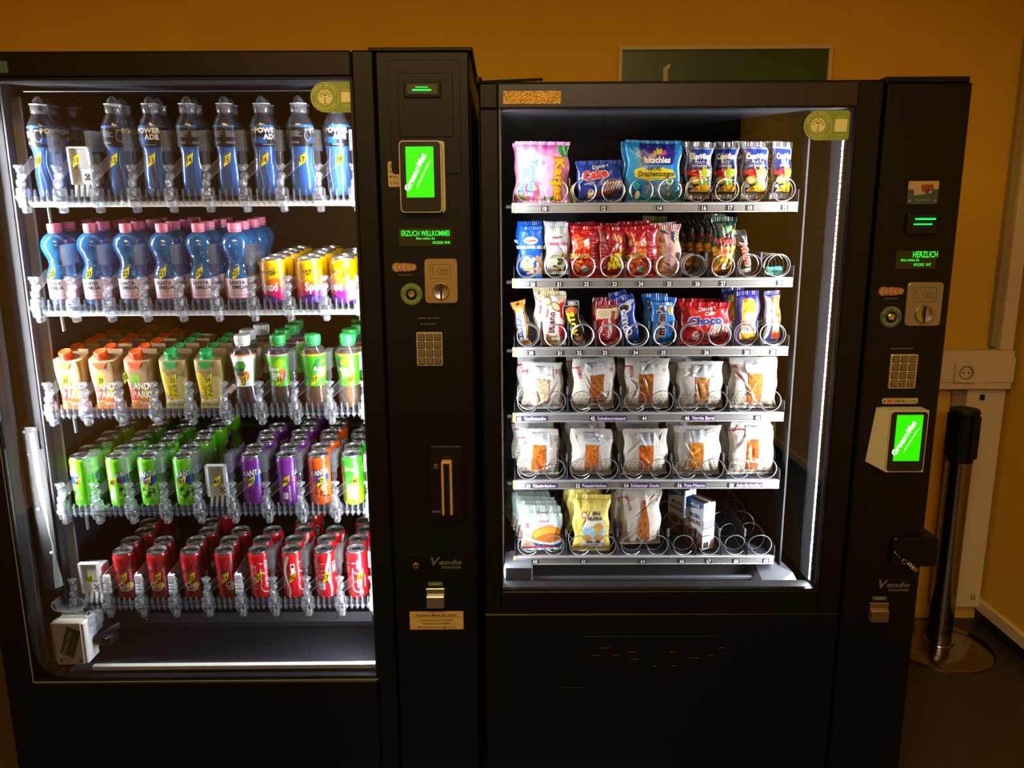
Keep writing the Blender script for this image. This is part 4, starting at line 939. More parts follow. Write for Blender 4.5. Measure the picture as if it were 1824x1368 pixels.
# iced tea
TP = [(.010, .002), (.028, .0), (.0315, .008), (.032, .03), (.0285, .055), (.0262, .068), (.0265, .075), (.030, .105), (.0325, .13), (.0325, .140), (.029, .150), (.021, .158), (.0175, .163), (.017, .17)]
def tea(capc, liq, lab, rim, blobs, txt):
    t = empty('iced_tea_bottle')
    MB().lathe([(r-.001, z) for r, z in TP if z <= .142], 26, clear('tea_'+liq.strip('#'), liq, .18, liq, .05, .5, .06)).build('drink', t)
    MB().lathe(TP, 26, clear('clear_bottle'), cap=False).build('bottle', t)
    a = Art(200, 84, lab, 1.6); a.rect(-100, 100, 80, 84, rim)
    for b in blobs:
        for s_ in (-50, 50): a.ell(s_+b[0], b[1], b[2], b[3], b[4], b[5])
    label_mesh('label', t, TP, a, .0575, LABP)
    fn = prof_fn(TP, .0014); m = MB()
    for s_ in (-1, 1):
        x = s_*.049
        m.text('fuze', .012, x-.004, .098, 0, ink(txt), bold=.025, fn=fn).text('tea', .012, x+.002, .0855, 0, ink(txt), bold=.025, fn=fn).text('BLACK TEA', .003, x, .080, 0, ink(txt), fn=fn)
    m.build('lettering', t, smooth=0)
    CM = mat('cap_'+capc.strip('#'), capc, .4)
    m = MB().lathe([(.0195, .165), (.0202, .168), (.0202, .183), (.018, .1865), (.001, .187)], 30, CM)
    for k in range(30): m.box(-.0005, .0005, -.0208, -.0198, .168, .182, CM, 0, Matrix.Rotation(2*pi*k/30, 4, 'Z'))
    m.build('cap', t)
    MB().lathe([(.0185, .160), (.0190, .1635)], 22, CM).build('cap_ring', t)
    return t
TE = 50/100*pi
T1 = tea('#f0f0ec', '#6a3a18', '#e2ead2', '#e0622a', [(-2, 50, 14, 20, '#3a8a2c', -.7), (8, 26, 16, 13, '#ea6a24', .6), (4, 10, 7, 7, '#33404c', 0)], '#1e3a24')
T2 = tea('#23a24c', '#6a3818', '#4fae1e', '#dc8fa0', [(10, 58, 16, 12, '#9ccc1c', .6), (18, 28, 8, 17, '#c0307c', -.2), (14, 40, 7, 6, '#f08a1c', 0), (-4, 22, 14, 7, '#d8e0c0', 0)], '#f4f8ee')
T3 = tea('#27b450', '#d08a1c', '#48b41c', '#f0a81c', [(6, 36, 14, 14, '#f0a41c', 0), (6, 34, 4, 4, '#f0f0e0', 0), (-12, 56, 9, 20, '#1e7a30', -.4), (12, 66, 18, 8, '#8cd21c', .4)], '#f4f8ee')
gt = 'iced tea bottles on the middle shelf'
lane(T1, 2, 5, .033, 3, 'white-capped brown', 'iced tea bottle', [TE-.1, .5, 1.2], .0, gt, zig=.008, start=.048)
lane(T2, 2, 6, .033, 4, 'green-capped brown', 'iced tea bottle', [TE-.05, .5, 1.2, 2], .0, gt, zig=.004, start=.048)
lane(T3, 2, 7, .033, 1, 'lone green-capped amber', 'iced tea bottle', [TE+.85], .0, gt, zig=.006, start=.048)
lane(T3, 2, 8, .033, 4, 'green-capped amber', 'iced tea bottle', [-TE-.35, .5, 1.2, 2], .0, gt, zig=.006, start=.048)
# juice cartons
CARP = print_mat('printed_carton', .5, .35, .25)
def carton(capc, arts, txt):
    t = empty('juice_carton')
    w, d, hf, hb = .035, .029, .126, .140
    A = arts; ny, nx = A.ny, A.nx
    ang = A.X/(A.w/2)*pi; z = A.Z/1000
    # rounded-octagon section with side facets, tapering to the foot, sloping top edge
    k = (z/hb); n_ = 5
    ca, sa = np.cos(ang-pi/2), np.sin(ang-pi/2)
    rr = 1/(np.abs(ca)**n_+np.abs(sa)**n_)**(1/n_)
    X = rr*ca*w*(.90+.12*k); Y = rr*sa*d*(.92+.10*k)
    topz = hf+(hb-hf)*np.clip((Y+d)/(2*d), 0, 1); Z = np.where(k > .0, z/(A.h/1000)*topz, 0)
    Y = Y*(1-.10*np.sin(np.clip(k, 0, 1)*pi))
    X = X*(1-.06*np.sin(np.clip(k, 0, 1)*pi*2))
    Q = np.stack([X, Y, Z], -1).reshape(-1, 3)
    link('body', grid_mesh('body', Q, A.c.reshape(-1, 3), CARP, ny, nx), t)
    KR = mat('kraft_board', '#a68a60', .55, bump=.2, scale=150)
    top = Q[-(nx+1):-1]; c0 = len(top)
    MB().add([tuple(p) for p in top]+[(0, d*.5, hb+.002), (w*.9, d*.9, hb+.001), (-w*.9, d*.9, hb+.001)], [(i, (i+1) % c0, c0) for i in range(c0)], KR).box(-w*.95, w*.95, d*.80, d*.95, hb-.003, hb+.006, KR, .001).build('top', t)
    m = MB(); g = radians(20); Tc = Tr(-.004, -.010, hf+.006) @ Matrix.Rotation(g, 4, 'X'); CM = mat('carton_cap_'+capc.strip('#'), capc, .4)
    m.lathe([(.0150, .004), (.0155, .006), (.0152, .018), (.0135, .0195), (.012, .0185), (.001, .0185)], 26, CM, Tc)
    for q in range(26): m.box(-.0006, .0006, -.0162, -.0150, .006, .017, CM, 0, Tc @ Matrix.Rotation(2*pi*q/26, 4, 'Z'))
    m.build('cap', t)
    MB().lathe([(.0195, .0), (.0175, .003), (.014, .004)], 26, CM, Tc).add([(-.022, -d-.0012, hf-.004), (.014, -d-.0012, hf-.004), (.004, -d-.0016, hf-.019), (-.004, -d-.0018, hf-.023), (-.012, -d-.0016, hf-.019), (-.018, -d+.006, hf+.004), (.010, -d+.006, hf+.004)], [(0, 1, 2, 3, 4), (5, 6, 1, 0)], CM).build('spout_collar', t)
    fn = lambda X, Z: np.stack([X, np.full_like(X, -d*.995)-.0016+.003*np.sin(np.clip(Z/hb, 0, 1)*pi), Z], 1)
    m = MB(); txt(m, fn); m.build('lettering', t, smooth=0)
    return t
def a_orange():
    a = Art(224, 142, '#a8885a', 1.6)
    a.poly([(-18, 98), (-9, 108), (-6, 100), (2, 96), (-2, 84), (6, 78), (-4, 66), (-14, 62), (-18, 76)], '#8cbf30')
    a.poly([(-30, 70), (-12, 62), (-6, 22), (-30, 18)], '#e0503c').poly([(10, 66), (24, 58), (30, 20), (8, 26)], '#d8b838').rect(-112, 112, 0, 20, '#e88a3c').ell(2, 26, 20, 9, '#f0862a', .2).rect(-6, 20, 13, 20, '#f0e8d8').lines(40, 80, 20, 100, '#a88a5c', 5, 3)
    a.rect(-30, -4, 22, 24, '#f0e8d8')
    return a
def l_orange(m, fn):
    W = ink('#f6f0e2')
    m.text('LAND', .0175, .0, .052, 0, W, bold=.02, fn=fn, sx=.75).text('PARK', .0175, .004, .030, 0, W, bold=.02, fn=fn, sx=.75).text('ACE', .006, .008, .0140, 0, ink('#d0501c'), bold=.02, fn=fn)
def a_lemon():
    a = Art(224, 142, '#b09a5c', 1.6)
    a.poly([(-30, 100), (-20, 108), (-10, 92), (2, 88), (14, 60), (10, 30), (-14, 26), (-30, 60)], '#f0cc1c').ell(16, 62, 14, 34, '#e0cc78').rect(-112, 112, 0, 22, '#d4c478').rect(-26, 20, 22, 29, '#e8e4d0').poly([(-34, 100), (-26, 110), (-28, 70), (-34, 60)], '#7cb02c').lines(40, 80, 20, 100, '#a89a5c', 5, 3)
    return a
def l_lemon(m, fn):
    G = ink('#5e7420')
    m.text('LAND', .0085, -.007, .054, 0, G, bold=.01, fn=fn, rot=pi/2, sx=1.2, align=.8).text('PARTEA', .0125, .008, .067, 0, G, bold=.01, fn=fn, rot=pi/2, sx=1.1).text('ZITRONE', .0075, -.002, .0075, 0, G, bold=.03, fn=fn, sx=1.1).text('BIO TEE', .004, -.004, .0235, 0, G, fn=fn)
CO = carton('#f4561c', a_orange(), l_orange); CL_ = carton('#12a04e', a_lemon(), l_lemon)
gc = 'brown juice cartons on the middle shelf'
for k, n in ((0, 5), (1, 6), (2, 5)): lane(CO, 2, k, .0305, n, 'orange-capped brown', 'juice carton', [0, 0, .03, -.03, .02, 0], .002, gc, zig=.003, start=.048, gap=1.0)
for k, n in ((3, 4), (4, 4)): lane(CL_, 2, k, .0305, n, 'green-capped brown', 'juice carton', [0, .02, .0, -.03], .002, gc, zig=.003, start=.048, gap=1.0)

# ------------------------------------------------------------ spiral trays of the snack machine
TZ = [1.517, 1.335, 1.163, .993, .8125, .601]      # tray surface = top of the front rail
CX = [-.0155+.0687*(k+.5) for k in range(10)]
def coil_mesh(pitch, hand, length=.50, r=.0275, start=0):
    m = MB(); n = 18; turns = length/pitch; N_ = int(turns*n); a0 = radians(-100)+start
    m.tube([(r*cos(a0+hand*2*pi*i/n), .006+pitch*max(0, i-n*.75)/n, .001+r+r*sin(a0+hand*2*pi*i/n)) for i in range(N_+1)], .00125 if pitch < .05 else .00115, 5, COILM)
    return m
COILM = mat('spiral_wire', '#c4c2bd', .3, metal=.85)
def plate_text(root, x, z, w, h, items, bg):
    m = MB().box(x-w/2, x+w/2, -.0012, .0, z-h/2, z+h/2, bg)
    for t_, s_, dx, col, sx in items: m.text(t_, s_, x+dx, z-s_/2, -.0016, col, bold=.03, sx=sx)
    m.build('number_label', root)
TD = ['top snack tray with sweets and juice pouches', 'second snack tray with nut bags and crackers', 'third snack tray with chocolate bars', 'fourth snack tray with paper bread bags', 'fifth snack tray with paper bread bags and full name labels', 'lowest snack tray with muffins and an almost empty end']
NL = [[('10', .0589), ('12', .2017), ('14', .3375), ('16', .4447), ('17', .5085), ('18', .556), ('19', .64)],
      [('20', .030), ('21', .095), ('22', .163), ('23', .232), ('24', .297), ('25', .367), ('26', .437), ('27', .5005), ('29', .6405)],
      [('30', .026), ('31', .098), ('32', .147), ('33', .212), ('34', .289), ('35', .359), ('36', .467), ('38', .568), ('39', .634)],
      [('40', -.0045), ('42', .184), ('44', .316), ('46', .425), ('48', .605)],
      [('50', .0195), ('52', .148), ('54', .274), ('56', .413), ('58', .548)],
      [('60', .037), ('62', .166), ('64', .323), ('66', .427), ('67', .4985), ('68', .571), ('69', .650)]]
NAMES = {('40'): ('Vanilletasche', .061), ('42'): ('Schokocroissant', .076), ('46'): ('Veggie Bagel', .062), ('50'): ('Käsebrötchen', .063), ('52'): ('Putenbrötchen', .066), ('54'): ('Schlemmer Gouda', .078), ('56'): ('Pute-Pikanto', .058), ('58'): ('Asia-Sprössling', .070)}
# pitch of the spiral in each lane; double lanes turn in opposite senses
PIT = [[.05, .05, .042, .042, .05, .05, .035, .035, .035, .035],
       [.030]*6+[.021, .04, .030, .030], [.028]*10, [.075]*10, [.075]*10, [.055, .055, .07, .07, .08, .08, .09, .09, .09, .09]]
CM_ = {}
LBG = ink('#2c2b30'); PBG = ink('#3a2450'); PTX = ink('#e8d0ee')
DIV = [[2, 4, 6, 7, 8, 9], [1, 2, 4, 6, 7, 8, 9], [1, 2, 3, 4, 5, 6, 8, 9], [2, 4, 6, 8], [2, 4, 6, 8], [2, 4, 6, 7, 8, 9]]
for a in range(6):
    tr = empty('snack_tray', FR @ Tr(0, .1, TZ[a]), label=TD[a], category='tray', group='spiral trays of the snack machine')
    m = MB().box(-.0155, .6715, 0, .012, -.0225, .001, ALU, .001).box(-.0155, .6715, -.0025, .002, -.004, .0008, ALU, .001).box(-.0155, .6715, -.002, .002, -.0225, -.0195, ALU, .0006).box(-.0155, .6715, -.0012, .002, -.0062, -.0050, GREY)
    m.build('front_rail', tr)
    MB().box(-.0155, .6715, .012, .60, -.006, -.002, INNER).box(-.0165, -.0155, .0, .60, -.02, .03, INNER).box(.6715, .6725, .0, .60, -.02, .03, INNER).build('tray_floor', tr, smooth=0)
    MB().box(-.0205, -.0158, -.001, .006, -.022, .001, mat('amber_end_cap', '#c89a4a', .4)).build('end_cap', tr)
    if a < 5: MB().box(-.035, -.0205, .004, .012, -.012, -.004, BLACK2, .001).build('rail_catch', tr)
    for k in DIV[a]:
        x = -.0155+.0687*k
        m = MB(); P = [(.0, 0), (.0, .022), (.03, .030), (.05, .062), (.55, .072), (.55, 0)]
        vs = [(-.0006, y, z) for y, z in P]+[(.0006, y, z) for y, z in P]; n = 6
        m.add(vs, [tuple(range(n)), tuple(range(2*n-1, n-1, -1))]+[(i, i+n, (i+1) % n+n, (i+1) % n) for i in range(n)], DGREY).box(-.0025, .0025, .034, .042, .040, .062, mat('divider_clip', '#55575a', .4), .001)
        m.build('divider', tr, Tr(x, .004, 0), smooth=0)
    for k in range(10):
        p = PIT[a][k]; st_ = (0, .6, -.5, .3, -.8, 1.1, .2, -.3, .7, 0)[k] if a < 3 else (1.3, -.9)[k % 2]*(1 if k % 2 == 0 else -1)
        if a >= 3: st_ = 1.1 if k % 2 == 0 else -1.1
        hand = 1 if k % 2 else -1
        key = (p, hand, round(st_, 1))
        if key not in CM_: CM_[key] = coil_mesh(p, hand, start=st_).build('spiral', tr, Tr(CX[k], 0, .001)).data
        else: link('spiral', CM_[key], tr, Tr(CX[k], 0, .001))
    for n_, x in NL[a]:
        plate_text(tr, x, -.0128, .0165, .0125, [(n_, .0100, 0, WINK, .82)], LBG)
        if n_ in NAMES:
            t_, w = NAMES[n_]; P, F = text2d(t_, .03); k = (w-.004)/(P[:, 0].max()*.0088)
            m = MB().box(x+.010, x+.010+w, -.0012, 0, -.0190, -.0066, PBG).text(t_, .0088, x+.010+w/2, -.0168, -.0016, PTX, bold=.03, sx=k); m.build('name_label', tr)

# ------------------------------------------------------------ bags
FOIL = print_mat('printed_foil', .24, .6, .3, .35); PAPR = print_mat('printed_paper', .7, .25, .6); MATTE = print_mat('matte_printed_film', .42, .4, .3)
SILV = mat('silver_foil', '#c8ccd4', .2, metal=.9, bump=.5)
class Pack:
    """surface of a filled bag: x across, z up, front towards -y"""
    def __init__(s, w, h, t, seal=.008, seed=1, creases=9, depth=.0028, pinch=.05, shear=0, fold=0, sq=.5):
        s.w, s.h, s.t, s.seal, s.pinch, s.shear, s.sq = w, h, t, seal, pinch, shear, sq
        q = random.Random(seed); s.cr = []
        for _ in range(creases):
            a = q.uniform(0, pi); s.cr.append((q.uniform(-w/2, w/2), q.uniform(.1*h, .95*h), cos(a), sin(a), q.uniform(.002, .005), q.uniform(.014, .035), q.uniform(-1, 1)*depth))
        s.top = [q.uniform(-.002, .002) for _ in range(4)]
    def f(s, X, Z, off=0, back=False):
        u = np.clip(X/(s.w/2), -1, 1); v = np.clip((Z-s.seal)/(s.h-2*s.seal), 0, 1)
        pv = np.sin(pi*v)**s.sq; b = pv*np.sqrt(np.clip(1-u**2, 0, 1))**.9
        Y = (s.t/2)*b; W_ = 0
        for cx, cz, ca, sa, wd, ln, am in s.cr:
            d = (X-cx)*(-sa)+(Z-cz)*ca; l = (X-cx)*ca+(Z-cz)*sa; W_ = W_+am*np.exp(-(d/wd)**2-(l/ln)**2)
        W_ = W_+.0012*np.sin(X*260+s.top[0]*900)*np.exp(-((Z-s.h+s.seal)/.02)**2)+.001*np.sin(X*300+2)*np.exp(-((Z-s.seal)/.012)**2)
        Y = Y+W_*(1-.3*np.abs(u)) if not back else Y+W_*.5
        XX = X*(1-s.pinch*pv)+s.shear*Z; XX = XX+.0022*u*np.sin(Z*95+s.top[0]*3000)+.0016*np.sin(Z*60+s.top[3]*2500)*(np.abs(u)); ZZ = Z+s.top[1]*u*(Z > s.h*.8)+s.top[2]*u*u*(Z > s.h*.8)
        return np.stack([XX, (Y+off) if back else -(Y+off), ZZ], -1)
    def fn(s, off=.0012): return lambda X, Z: s.f(X, Z, off)
def bag(name, pk, art, m_, letter=None, body='wrapper', lname='lettering', sealm=None):
    t = empty(name); A = art
    Q = pk.f(A.X/1000, A.Z/1000).reshape(-1, 3)
    nx2, ny2 = 12, 14; X2, Z2 = np.meshgrid(np.linspace(pk.w/2, -pk.w/2, nx2+1), np.linspace(0, pk.h, ny2+1))
    Q2 = pk.f(X2, Z2, back=True).reshape(-1, 3); i = (np.arange(ny2)[:, None]*(nx2+1)+np.arange(nx2)[None, :]).ravel()
    F2 = np.stack([i, i+1, i+nx2+2, i+nx2+1], 1)
    cb = A.c[A.ny//2, 1]; link(body, grid_mesh(body, Q, A.c.reshape(-1, 3), m_, A.ny, A.nx, (Q2, F2, np.tile(cb, (len(Q2), 1)))), t)
    if sealm:   # crimped end seals
        for nm, za, zb in (('top_seal', pk.h-pk.seal, pk.h+.001), ('bottom_seal', -.0005, pk.seal)):
            m = MB(); n = 24; vs = []
            for k in range(n+1):
                x = -pk.w/2+pk.w*k/n; e = .0006*((-1)**k); P = pk.f(np.array([x, x]), np.array([za, zb]), .0008)
                vs += [(P[0][0], P[0][1]+e, P[0][2]), (P[1][0], P[1][1]+e, P[1][2]+.0008*(k % 2))]
            m.add(vs, [(2*k, 2*k+2, 2*k+3, 2*k+1) for k in range(n)], sealm); m.build(nm, t, smooth=20)
    if letter: m = MB(); letter(m, pk.fn()); m.build(lname, t, smooth=0)
    return t
def shelf_put(p, a, x, d, label, cat, group=None, lean=0, roll=0, yaw=0, dz=0):
    return put(p, FR @ Tr(x, .1+d, TZ[a]+dz+.0012) @ Matrix.Rotation(yaw, 4, 'Z') @ Matrix.Rotation(-lean, 4, 'X') @ Matrix.Rotation(roll, 4, 'Y'), label, cat, group)
D0 = .030   # front of the goods behind the first turn of the spiral

# row 1 ---------------------------------------------------
pk = Pack(.132, .146, .036, seed=4, seal=.007); a = Art(132, 146, '#dc8fbc')
a.poly([(-66, 0), (66, 0), (66, 100), (10, 70), (-20, 90), (-66, 60)], '#dda4c4').poly([(20, 146), (66, 146), (66, 40), (44, 60), (30, 110)], '#e88cc4')
a.poly([(-62, 118), (-58, 92), (-40, 88), (-34, 110), (-28, 116), (-26, 84), (-12, 86), (-8, 60), (0, 56), (4, 88), (-4, 112), (-20, 122), (-22, 130)], '#f2f4f8').poly([(-62, 124), (-58, 100), (-54, 100), (-54, 118), (-48, 118), (-46, 100), (-42, 100), (-42, 122)], '#dfe8f4')
a.ell(2, 90, 6, 10, '#e06ab4', .4).ell(12, 132, 14, 7, '#e05ab0').ell(-2, 76, 9, 12, '#eef2f8', .3).poly([(-8, 84), (-6, 96), (0, 88)], '#eef2f8').poly([(2, 88), (8, 94), (8, 82)], '#eef2f8')
a.speck(-58, -8, 4, 46, ['#e85a90', '#e8c860', '#d84888', '#f0dca0', '#c84080', '#f6b8d0'], 46, 7, 9).rect(-58, -44, 0, 16, '#5aa02c').rect(2, 24, 2, 14, '#4a9a28').ell(13, 8, 5, 5, '#d8ecc0')
a.poly([(38, 146), (66, 146), (66, 108), (50, 110), (40, 124)], '#2fa23a')
def l(m, fn):
    Bl = ink('#2f8ad8'); Y = ink('#f4b81c')
    m.text('Yoghurt', .017, -.034, .064, 0, ink('#f4f8fc'), rot=-pi/2-.12, bold=.09, fn=lambda X, Z: fn(X, Z)).text('Yoghurt', .017, -.034, .064, 0, Bl, rot=-pi/2-.12, bold=.03, fn=lambda X, Z: fn(X, Z)-[0, .0006, 0]).text('Gums', .018, -.056, .055, 0, ink('#f4f8fc'), rot=-pi/2-.15, bold=.09, fn=fn).text('Gums', .018, -.056, .055, 0, Bl, rot=-pi/2-.15, bold=.03, fn=lambda X, Z: fn(X, Z)-[0, .0006, 0])
    m.text('Katjes', .023, .029, .056, 0, ink('#c8701c'), rot=-pi/2-.03, bold=.085, fn=fn, sx=1.15).text('Katjes', .023, .029, .056, 0, Y, rot=-pi/2-.03, bold=.05, fn=lambda X, Z: fn(X, Z)-[0, .0006, 0], sx=1.15)
    m.text('Veggie', .007, .053, .126, 0, WINK, rot=-1.1, bold=.03, fn=fn)
B = bag('gummy_bag', pk, a, FOIL, l, sealm=mat('pink_seal', '#e79ccc', .35))
shelf_put(B, 0, .056, D0+.012, 'pink yoghurt gummy sweets bag with yellow sideways letters', 'sweets bag', lean=.06)
shelf_put(B, 0, .050, D0+.062, 'pink gummy sweets bag standing hidden behind the front pink bag', 'sweets bag', lean=.06)
def cake(bg, c2, word, wc, edge):
    pk = Pack(.114, .100, .036, seed=8, seal=.009, creases=14, depth=.004, sq=.4); a = Art(114, 100, bg)
    a.poly([(-57, 100), (-40, 100), (-30, 40), (-57, 20)], c2).poly([(57, 90), (40, 95), (30, 30), (57, 10)], c2)
    a.ell(26, 32, 27, 19, '#4a2018', .45).ell(26, 36, 24, 14, '#7a4438', .45)
    for k in range(7): a.poly([(4+7*k, 24+2*k), (7+7*k, 23+2*k), (15+7*k, 46+k), (12+7*k, 48+k)], '#e6d4cc')
    a.ell(-4, 22, 9, 7, '#6a3428').ell(-24, 24, 8, 9, '#f0e6d8').ell(-24, 28, 5, 4, '#c8a880').rect(-34, -12, 10, 17, '#c8303c').ell(14, 14, 6, 5, '#5a2a20')
    def l(m, fn):
        m.text('Dessert', .0095, .004, .083, 0, WINK, rot=.14, bold=.01, shear=.3, fn=fn)
        if word == 'Cake': m.text('Cake', .020, -.010, .058, 0, ink('#f0f0f4'), rot=.13, bold=.10, fn=fn).text('Cake', .020, -.010, .058, 0, ink(wc), rot=.13, bold=.055, fn=lambda X, Z: fn(X, Z)-[0, .0006, 0])
        else: m.text('Cake', .009, .010, .072, 0, WINK, rot=.2, shear=.3, bold=.02, fn=fn).text('Choco', .0185, -.002, .050, 0, ink('#f2e8e8'), rot=.06, bold=.10, fn=fn).text('Choco', .0185, -.002, .050, 0, ink(wc), rot=.06, bold=.05, fn=lambda X, Z: fn(X, Z)-[0, .0006, 0])
        m.text('WILLI', .0048, -.023, .0115, 0, WINK, bold=.03, fn=fn).text('Softer Kuchen', .0035, -.026, .045, 0, WINK, rot=.2, fn=fn)
    return bag('cake_pack', pk, a, FOIL, l, sealm=mat('cake_seal_'+bg.strip('#'), edge, .3))
B = cake('#2440a0', '#1c3080', 'Cake', '#e0303c', '#2a4aae')
shelf_put(B, 0, .196, D0+.010, 'small blue cake pack with red bubble letters, on the top tray', 'cake pack', lean=.05, roll=-.03)
shelf_put(B, 0, .205, D0+.060, 'blue cake pack half hidden behind the front blue one', 'cake pack', lean=.05, roll=.03)
pk = Pack(.140, .146, .034, seed=6, seal=.006, creases=10); a = Art(140, 146, '#2596d2').grad('#1c86ca', '#2aa4dc', 0, 146)
a.poly([(-36, 146), (50, 146), (50, 92), (44, 88), (-36, 88)], '#28248c').rect(50, 62, 60, 140, '#1f78c0').poly([(-50, 78), (-30, 84), (-20, 78), (20, 82), (48, 76), (56, 60), (30, 54), (-20, 52), (-48, 62)], '#f0dc20')
a.poly([(-26, 50), (52, 50), (56, 18), (40, 8), (-16, 12), (-26, 30)], '#58788c').speck(-20, 48, 14, 46, ['#7a98a8', '#48687c', '#8aa8b4'], 40, 4, 3).ell(-44, 28, 12, 24, '#155a9c').ell(-44, 40, 8, 9, '#2fc0e8').ell(-42, 18, 6, 10, '#e8f0f4').ell(40, 50, 10, 8, '#e8f4e0').ell(40, 50, 6, 5, '#3aa03c')
for k, (c_, an) in enumerate((('#f08a1c', 2.5), ('#b8dc28', 1.9), ('#e8e020', 1.3), ('#e83c98', .7), ('#e8307c', .3))): a.ell(12+11*cos(an), 112+10*sin(an), 3.2, 8, c_, an-pi/2)
def l(m, fn):
    m.text('hitschies', .0150, .007, .0935, 0, WINK, bold=.045, fn=fn, sx=.86).text('SAURE', .0085, .0, .0755, 0, ink('#2a2a20'), bold=.03, fn=fn).text('Drachenzungen', .0130, .006, .0615, 0, ink('#24241c'), bold=.025, fn=fn, sx=.78).text('Sour Dragon Tongues', .004, .008, .055, 0, ink('#24241c'), fn=fn)
B = bag('sweets_bag', pk, a, FOIL, l, sealm=mat('blue_seal', '#2f96cc', .35))
shelf_put(B, 0, .327, D0+.010, 'large blue sour sweets bag with yellow burst and purple header', 'sweets bag', lean=.04)
shelf_put(B, 0, .323, D0+.062, 'large blue sour sweets bag hidden behind the front one', 'sweets bag', lean=.04)
pk = Pack(.066, .134, .030, seed=12, seal=.010, creases=9, depth=.003, sq=.45); a = Art(66, 134, '#16204a', 1.3)
a.rect(-33, 33, 118, 134, '#b8bcc4').rect(-33, 33, 0, 16, '#8a9098').grad('#14182c', '#2348b8', 66, 118).put((a.Z < 66) & (a.Z > 14), '#181c28')
a.ell(-8, 62, 13, 9, '#d8282c', .3).ell(12, 60, 14, 8, '#a8c83c', -.4).ell(16, 68, 12, 4, '#e8c02c', -.5).ell(-12, 44, 12, 9, '#f0b430').ell(-12, 44, 7, 5, '#f4e4a0').ell(10, 44, 11, 8, '#e8dcae').ell(12, 36, 14, 6, '#78b83c').ell(0, 52, 8, 5, '#f07c1c').poly([(-22, 18), (26, 16), (30, 34), (0, 32), (-16, 26)], '#f0ac1c').ell(-22, 30, 6, 4, '#8ac0e8').ell(-26, 62, 5, 6, '#c03028').poly([(26, 118), (33, 118), (33, 20), (28, 40)], '#9aa0ac').poly([(-33, 118), (-28, 118), (-30, 20), (-33, 16)], '#7a8090')
def l(m, fn):
    m.text('Capri-Sun', .0135, .0, .094, 0, WINK, bold=.05, fn=fn, sx=.66).text('MULTI', .0068, .0, .083, 0, ink('#e0e4e8'), fn=fn).text('VITAMIN', .0062, .0, .0745, 0, ink('#e0e4e8'), fn=fn).text('No', .0062, -.006, .0215, 0, ink('#5a3410'), bold=.03, fn=fn).text('♥', .005, .008, .10, 0, ink('#f4d0d8'), fn=fn)
B = bag('juice_pouch', pk, a, print_mat('metallic_pouch', .2, .7, .5, .5, .25), l, sealm=SILV)
gp = 'silver fruit juice pouches on the top tray'
for x, d, w, ya, lb in ((.437, .006, 1.05, .05, 'leftmost silver juice pouch, above the label reading sixteen'), (.503, .008, .88, -.25, 'second silver juice pouch from the blue sweets bag'), (.575, .006, 1.08, .08, 'third silver juice pouch, with a crumpled pouch behind it'), (.640, .006, .84, .3, 'last silver juice pouch beside the bright light strip')):
    o = shelf_put(B, 0, x, D0+d+.004, lb, 'juice pouch', gp, lean=.03, yaw=ya, dz=.008)
    o.scale = (w, 1, 1)
for x, ya, lb in ((.445, -.2, 'juice pouch hidden behind the first silver pouch'), (.565, .25, 'juice pouch peeping out behind the third silver pouch'), (.634, -.1, 'juice pouch behind the last silver pouch')):
    shelf_put(B, 0, x-.010, D0+.045, lb, 'juice pouch', gp, lean=.02, yaw=ya, dz=.012)

# row 2 ---------------------------------------------------
def seeds(bg, bg2, oval, ot, title, tc, blob, seed, wcol, btxt):
    pk = Pack(.062, .124, .024, seed=seed, seal=.007, creases=8); a = Art(62, 124, bg, 1.3)
    a.rect(-31, 31, 0, 46, bg2).ell(0, 91, 17, 9, oval).ell(-12, 34, 16, 18, wcol)
    a.speck(2, 28, 8, 50, blob, 26, 5, seed).speck(-8, 26, 4, 22, blob, 14, 5, seed+1)
    def l(m, fn):
        m.text('maggi', .0075, .0, .0875, 0, ink(ot), bold=.04, shear=.25, fn=fn)
        m.text(title, .0072, 0, .071, 0, ink(tc), bold=.03, fn=fn, sx=.8).text(btxt, .0050, -.012, .039, 0, ink('#6a8a28'), bold=.02, fn=fn)
        for k in range(3): m.text(('HIGH IN', 'FIBRE', 'PROTEIN')[k], .0030, -.012, .032-.006*k, 0, ink('#303028'), fn=fn)
    return bag('seed_bag', pk, a, FOIL, l, sealm=mat('seed_seal_'+bg.strip('#'), bg, .3))
A1 = seeds('#1458c4', '#1a50b0', '#f0ece8', '#c8202c', 'SUNFLOWER SEEDS', '#f0f4fa', ['#e8c08c', '#d8a868', '#f0d0a0'], 15, '#e6e2b4', 'SEEDS')
shelf_put(A1, 1, .027, D0+.012, 'front blue sunflower seed bag with a white and red oval', 'seed bag', lean=.06)
shelf_put(A1, 1, .026, D0+.045, 'second blue sunflower seed bag, peeping out above the front one', 'seed bag', lean=.05, dz=.012)
shelf_put(A1, 1, .022, D0+.075, 'third blue sunflower seed bag, at the back of its spiral', 'seed bag', lean=.05, dz=.014)
A2 = seeds('#b9bcc0', '#c6c8c6', '#c4c8cc', '#a83040', 'PUMPKIN SEEDS', '#b04858', ['#2f4a2c', '#d8a040', '#3c5c34', '#e0b468'], 19, '#e4e2c8', 'SEEDS')
shelf_put(A2, 1, .092, D0+.010, 'front silver-white pumpkin seed bag on the second tray', 'seed bag', lean=.04, dz=.008)
shelf_put(A2, 1, .090, D0+.045, 'second silver-white pumpkin seed bag right behind the front one', 'seed bag', lean=.04, dz=.012)
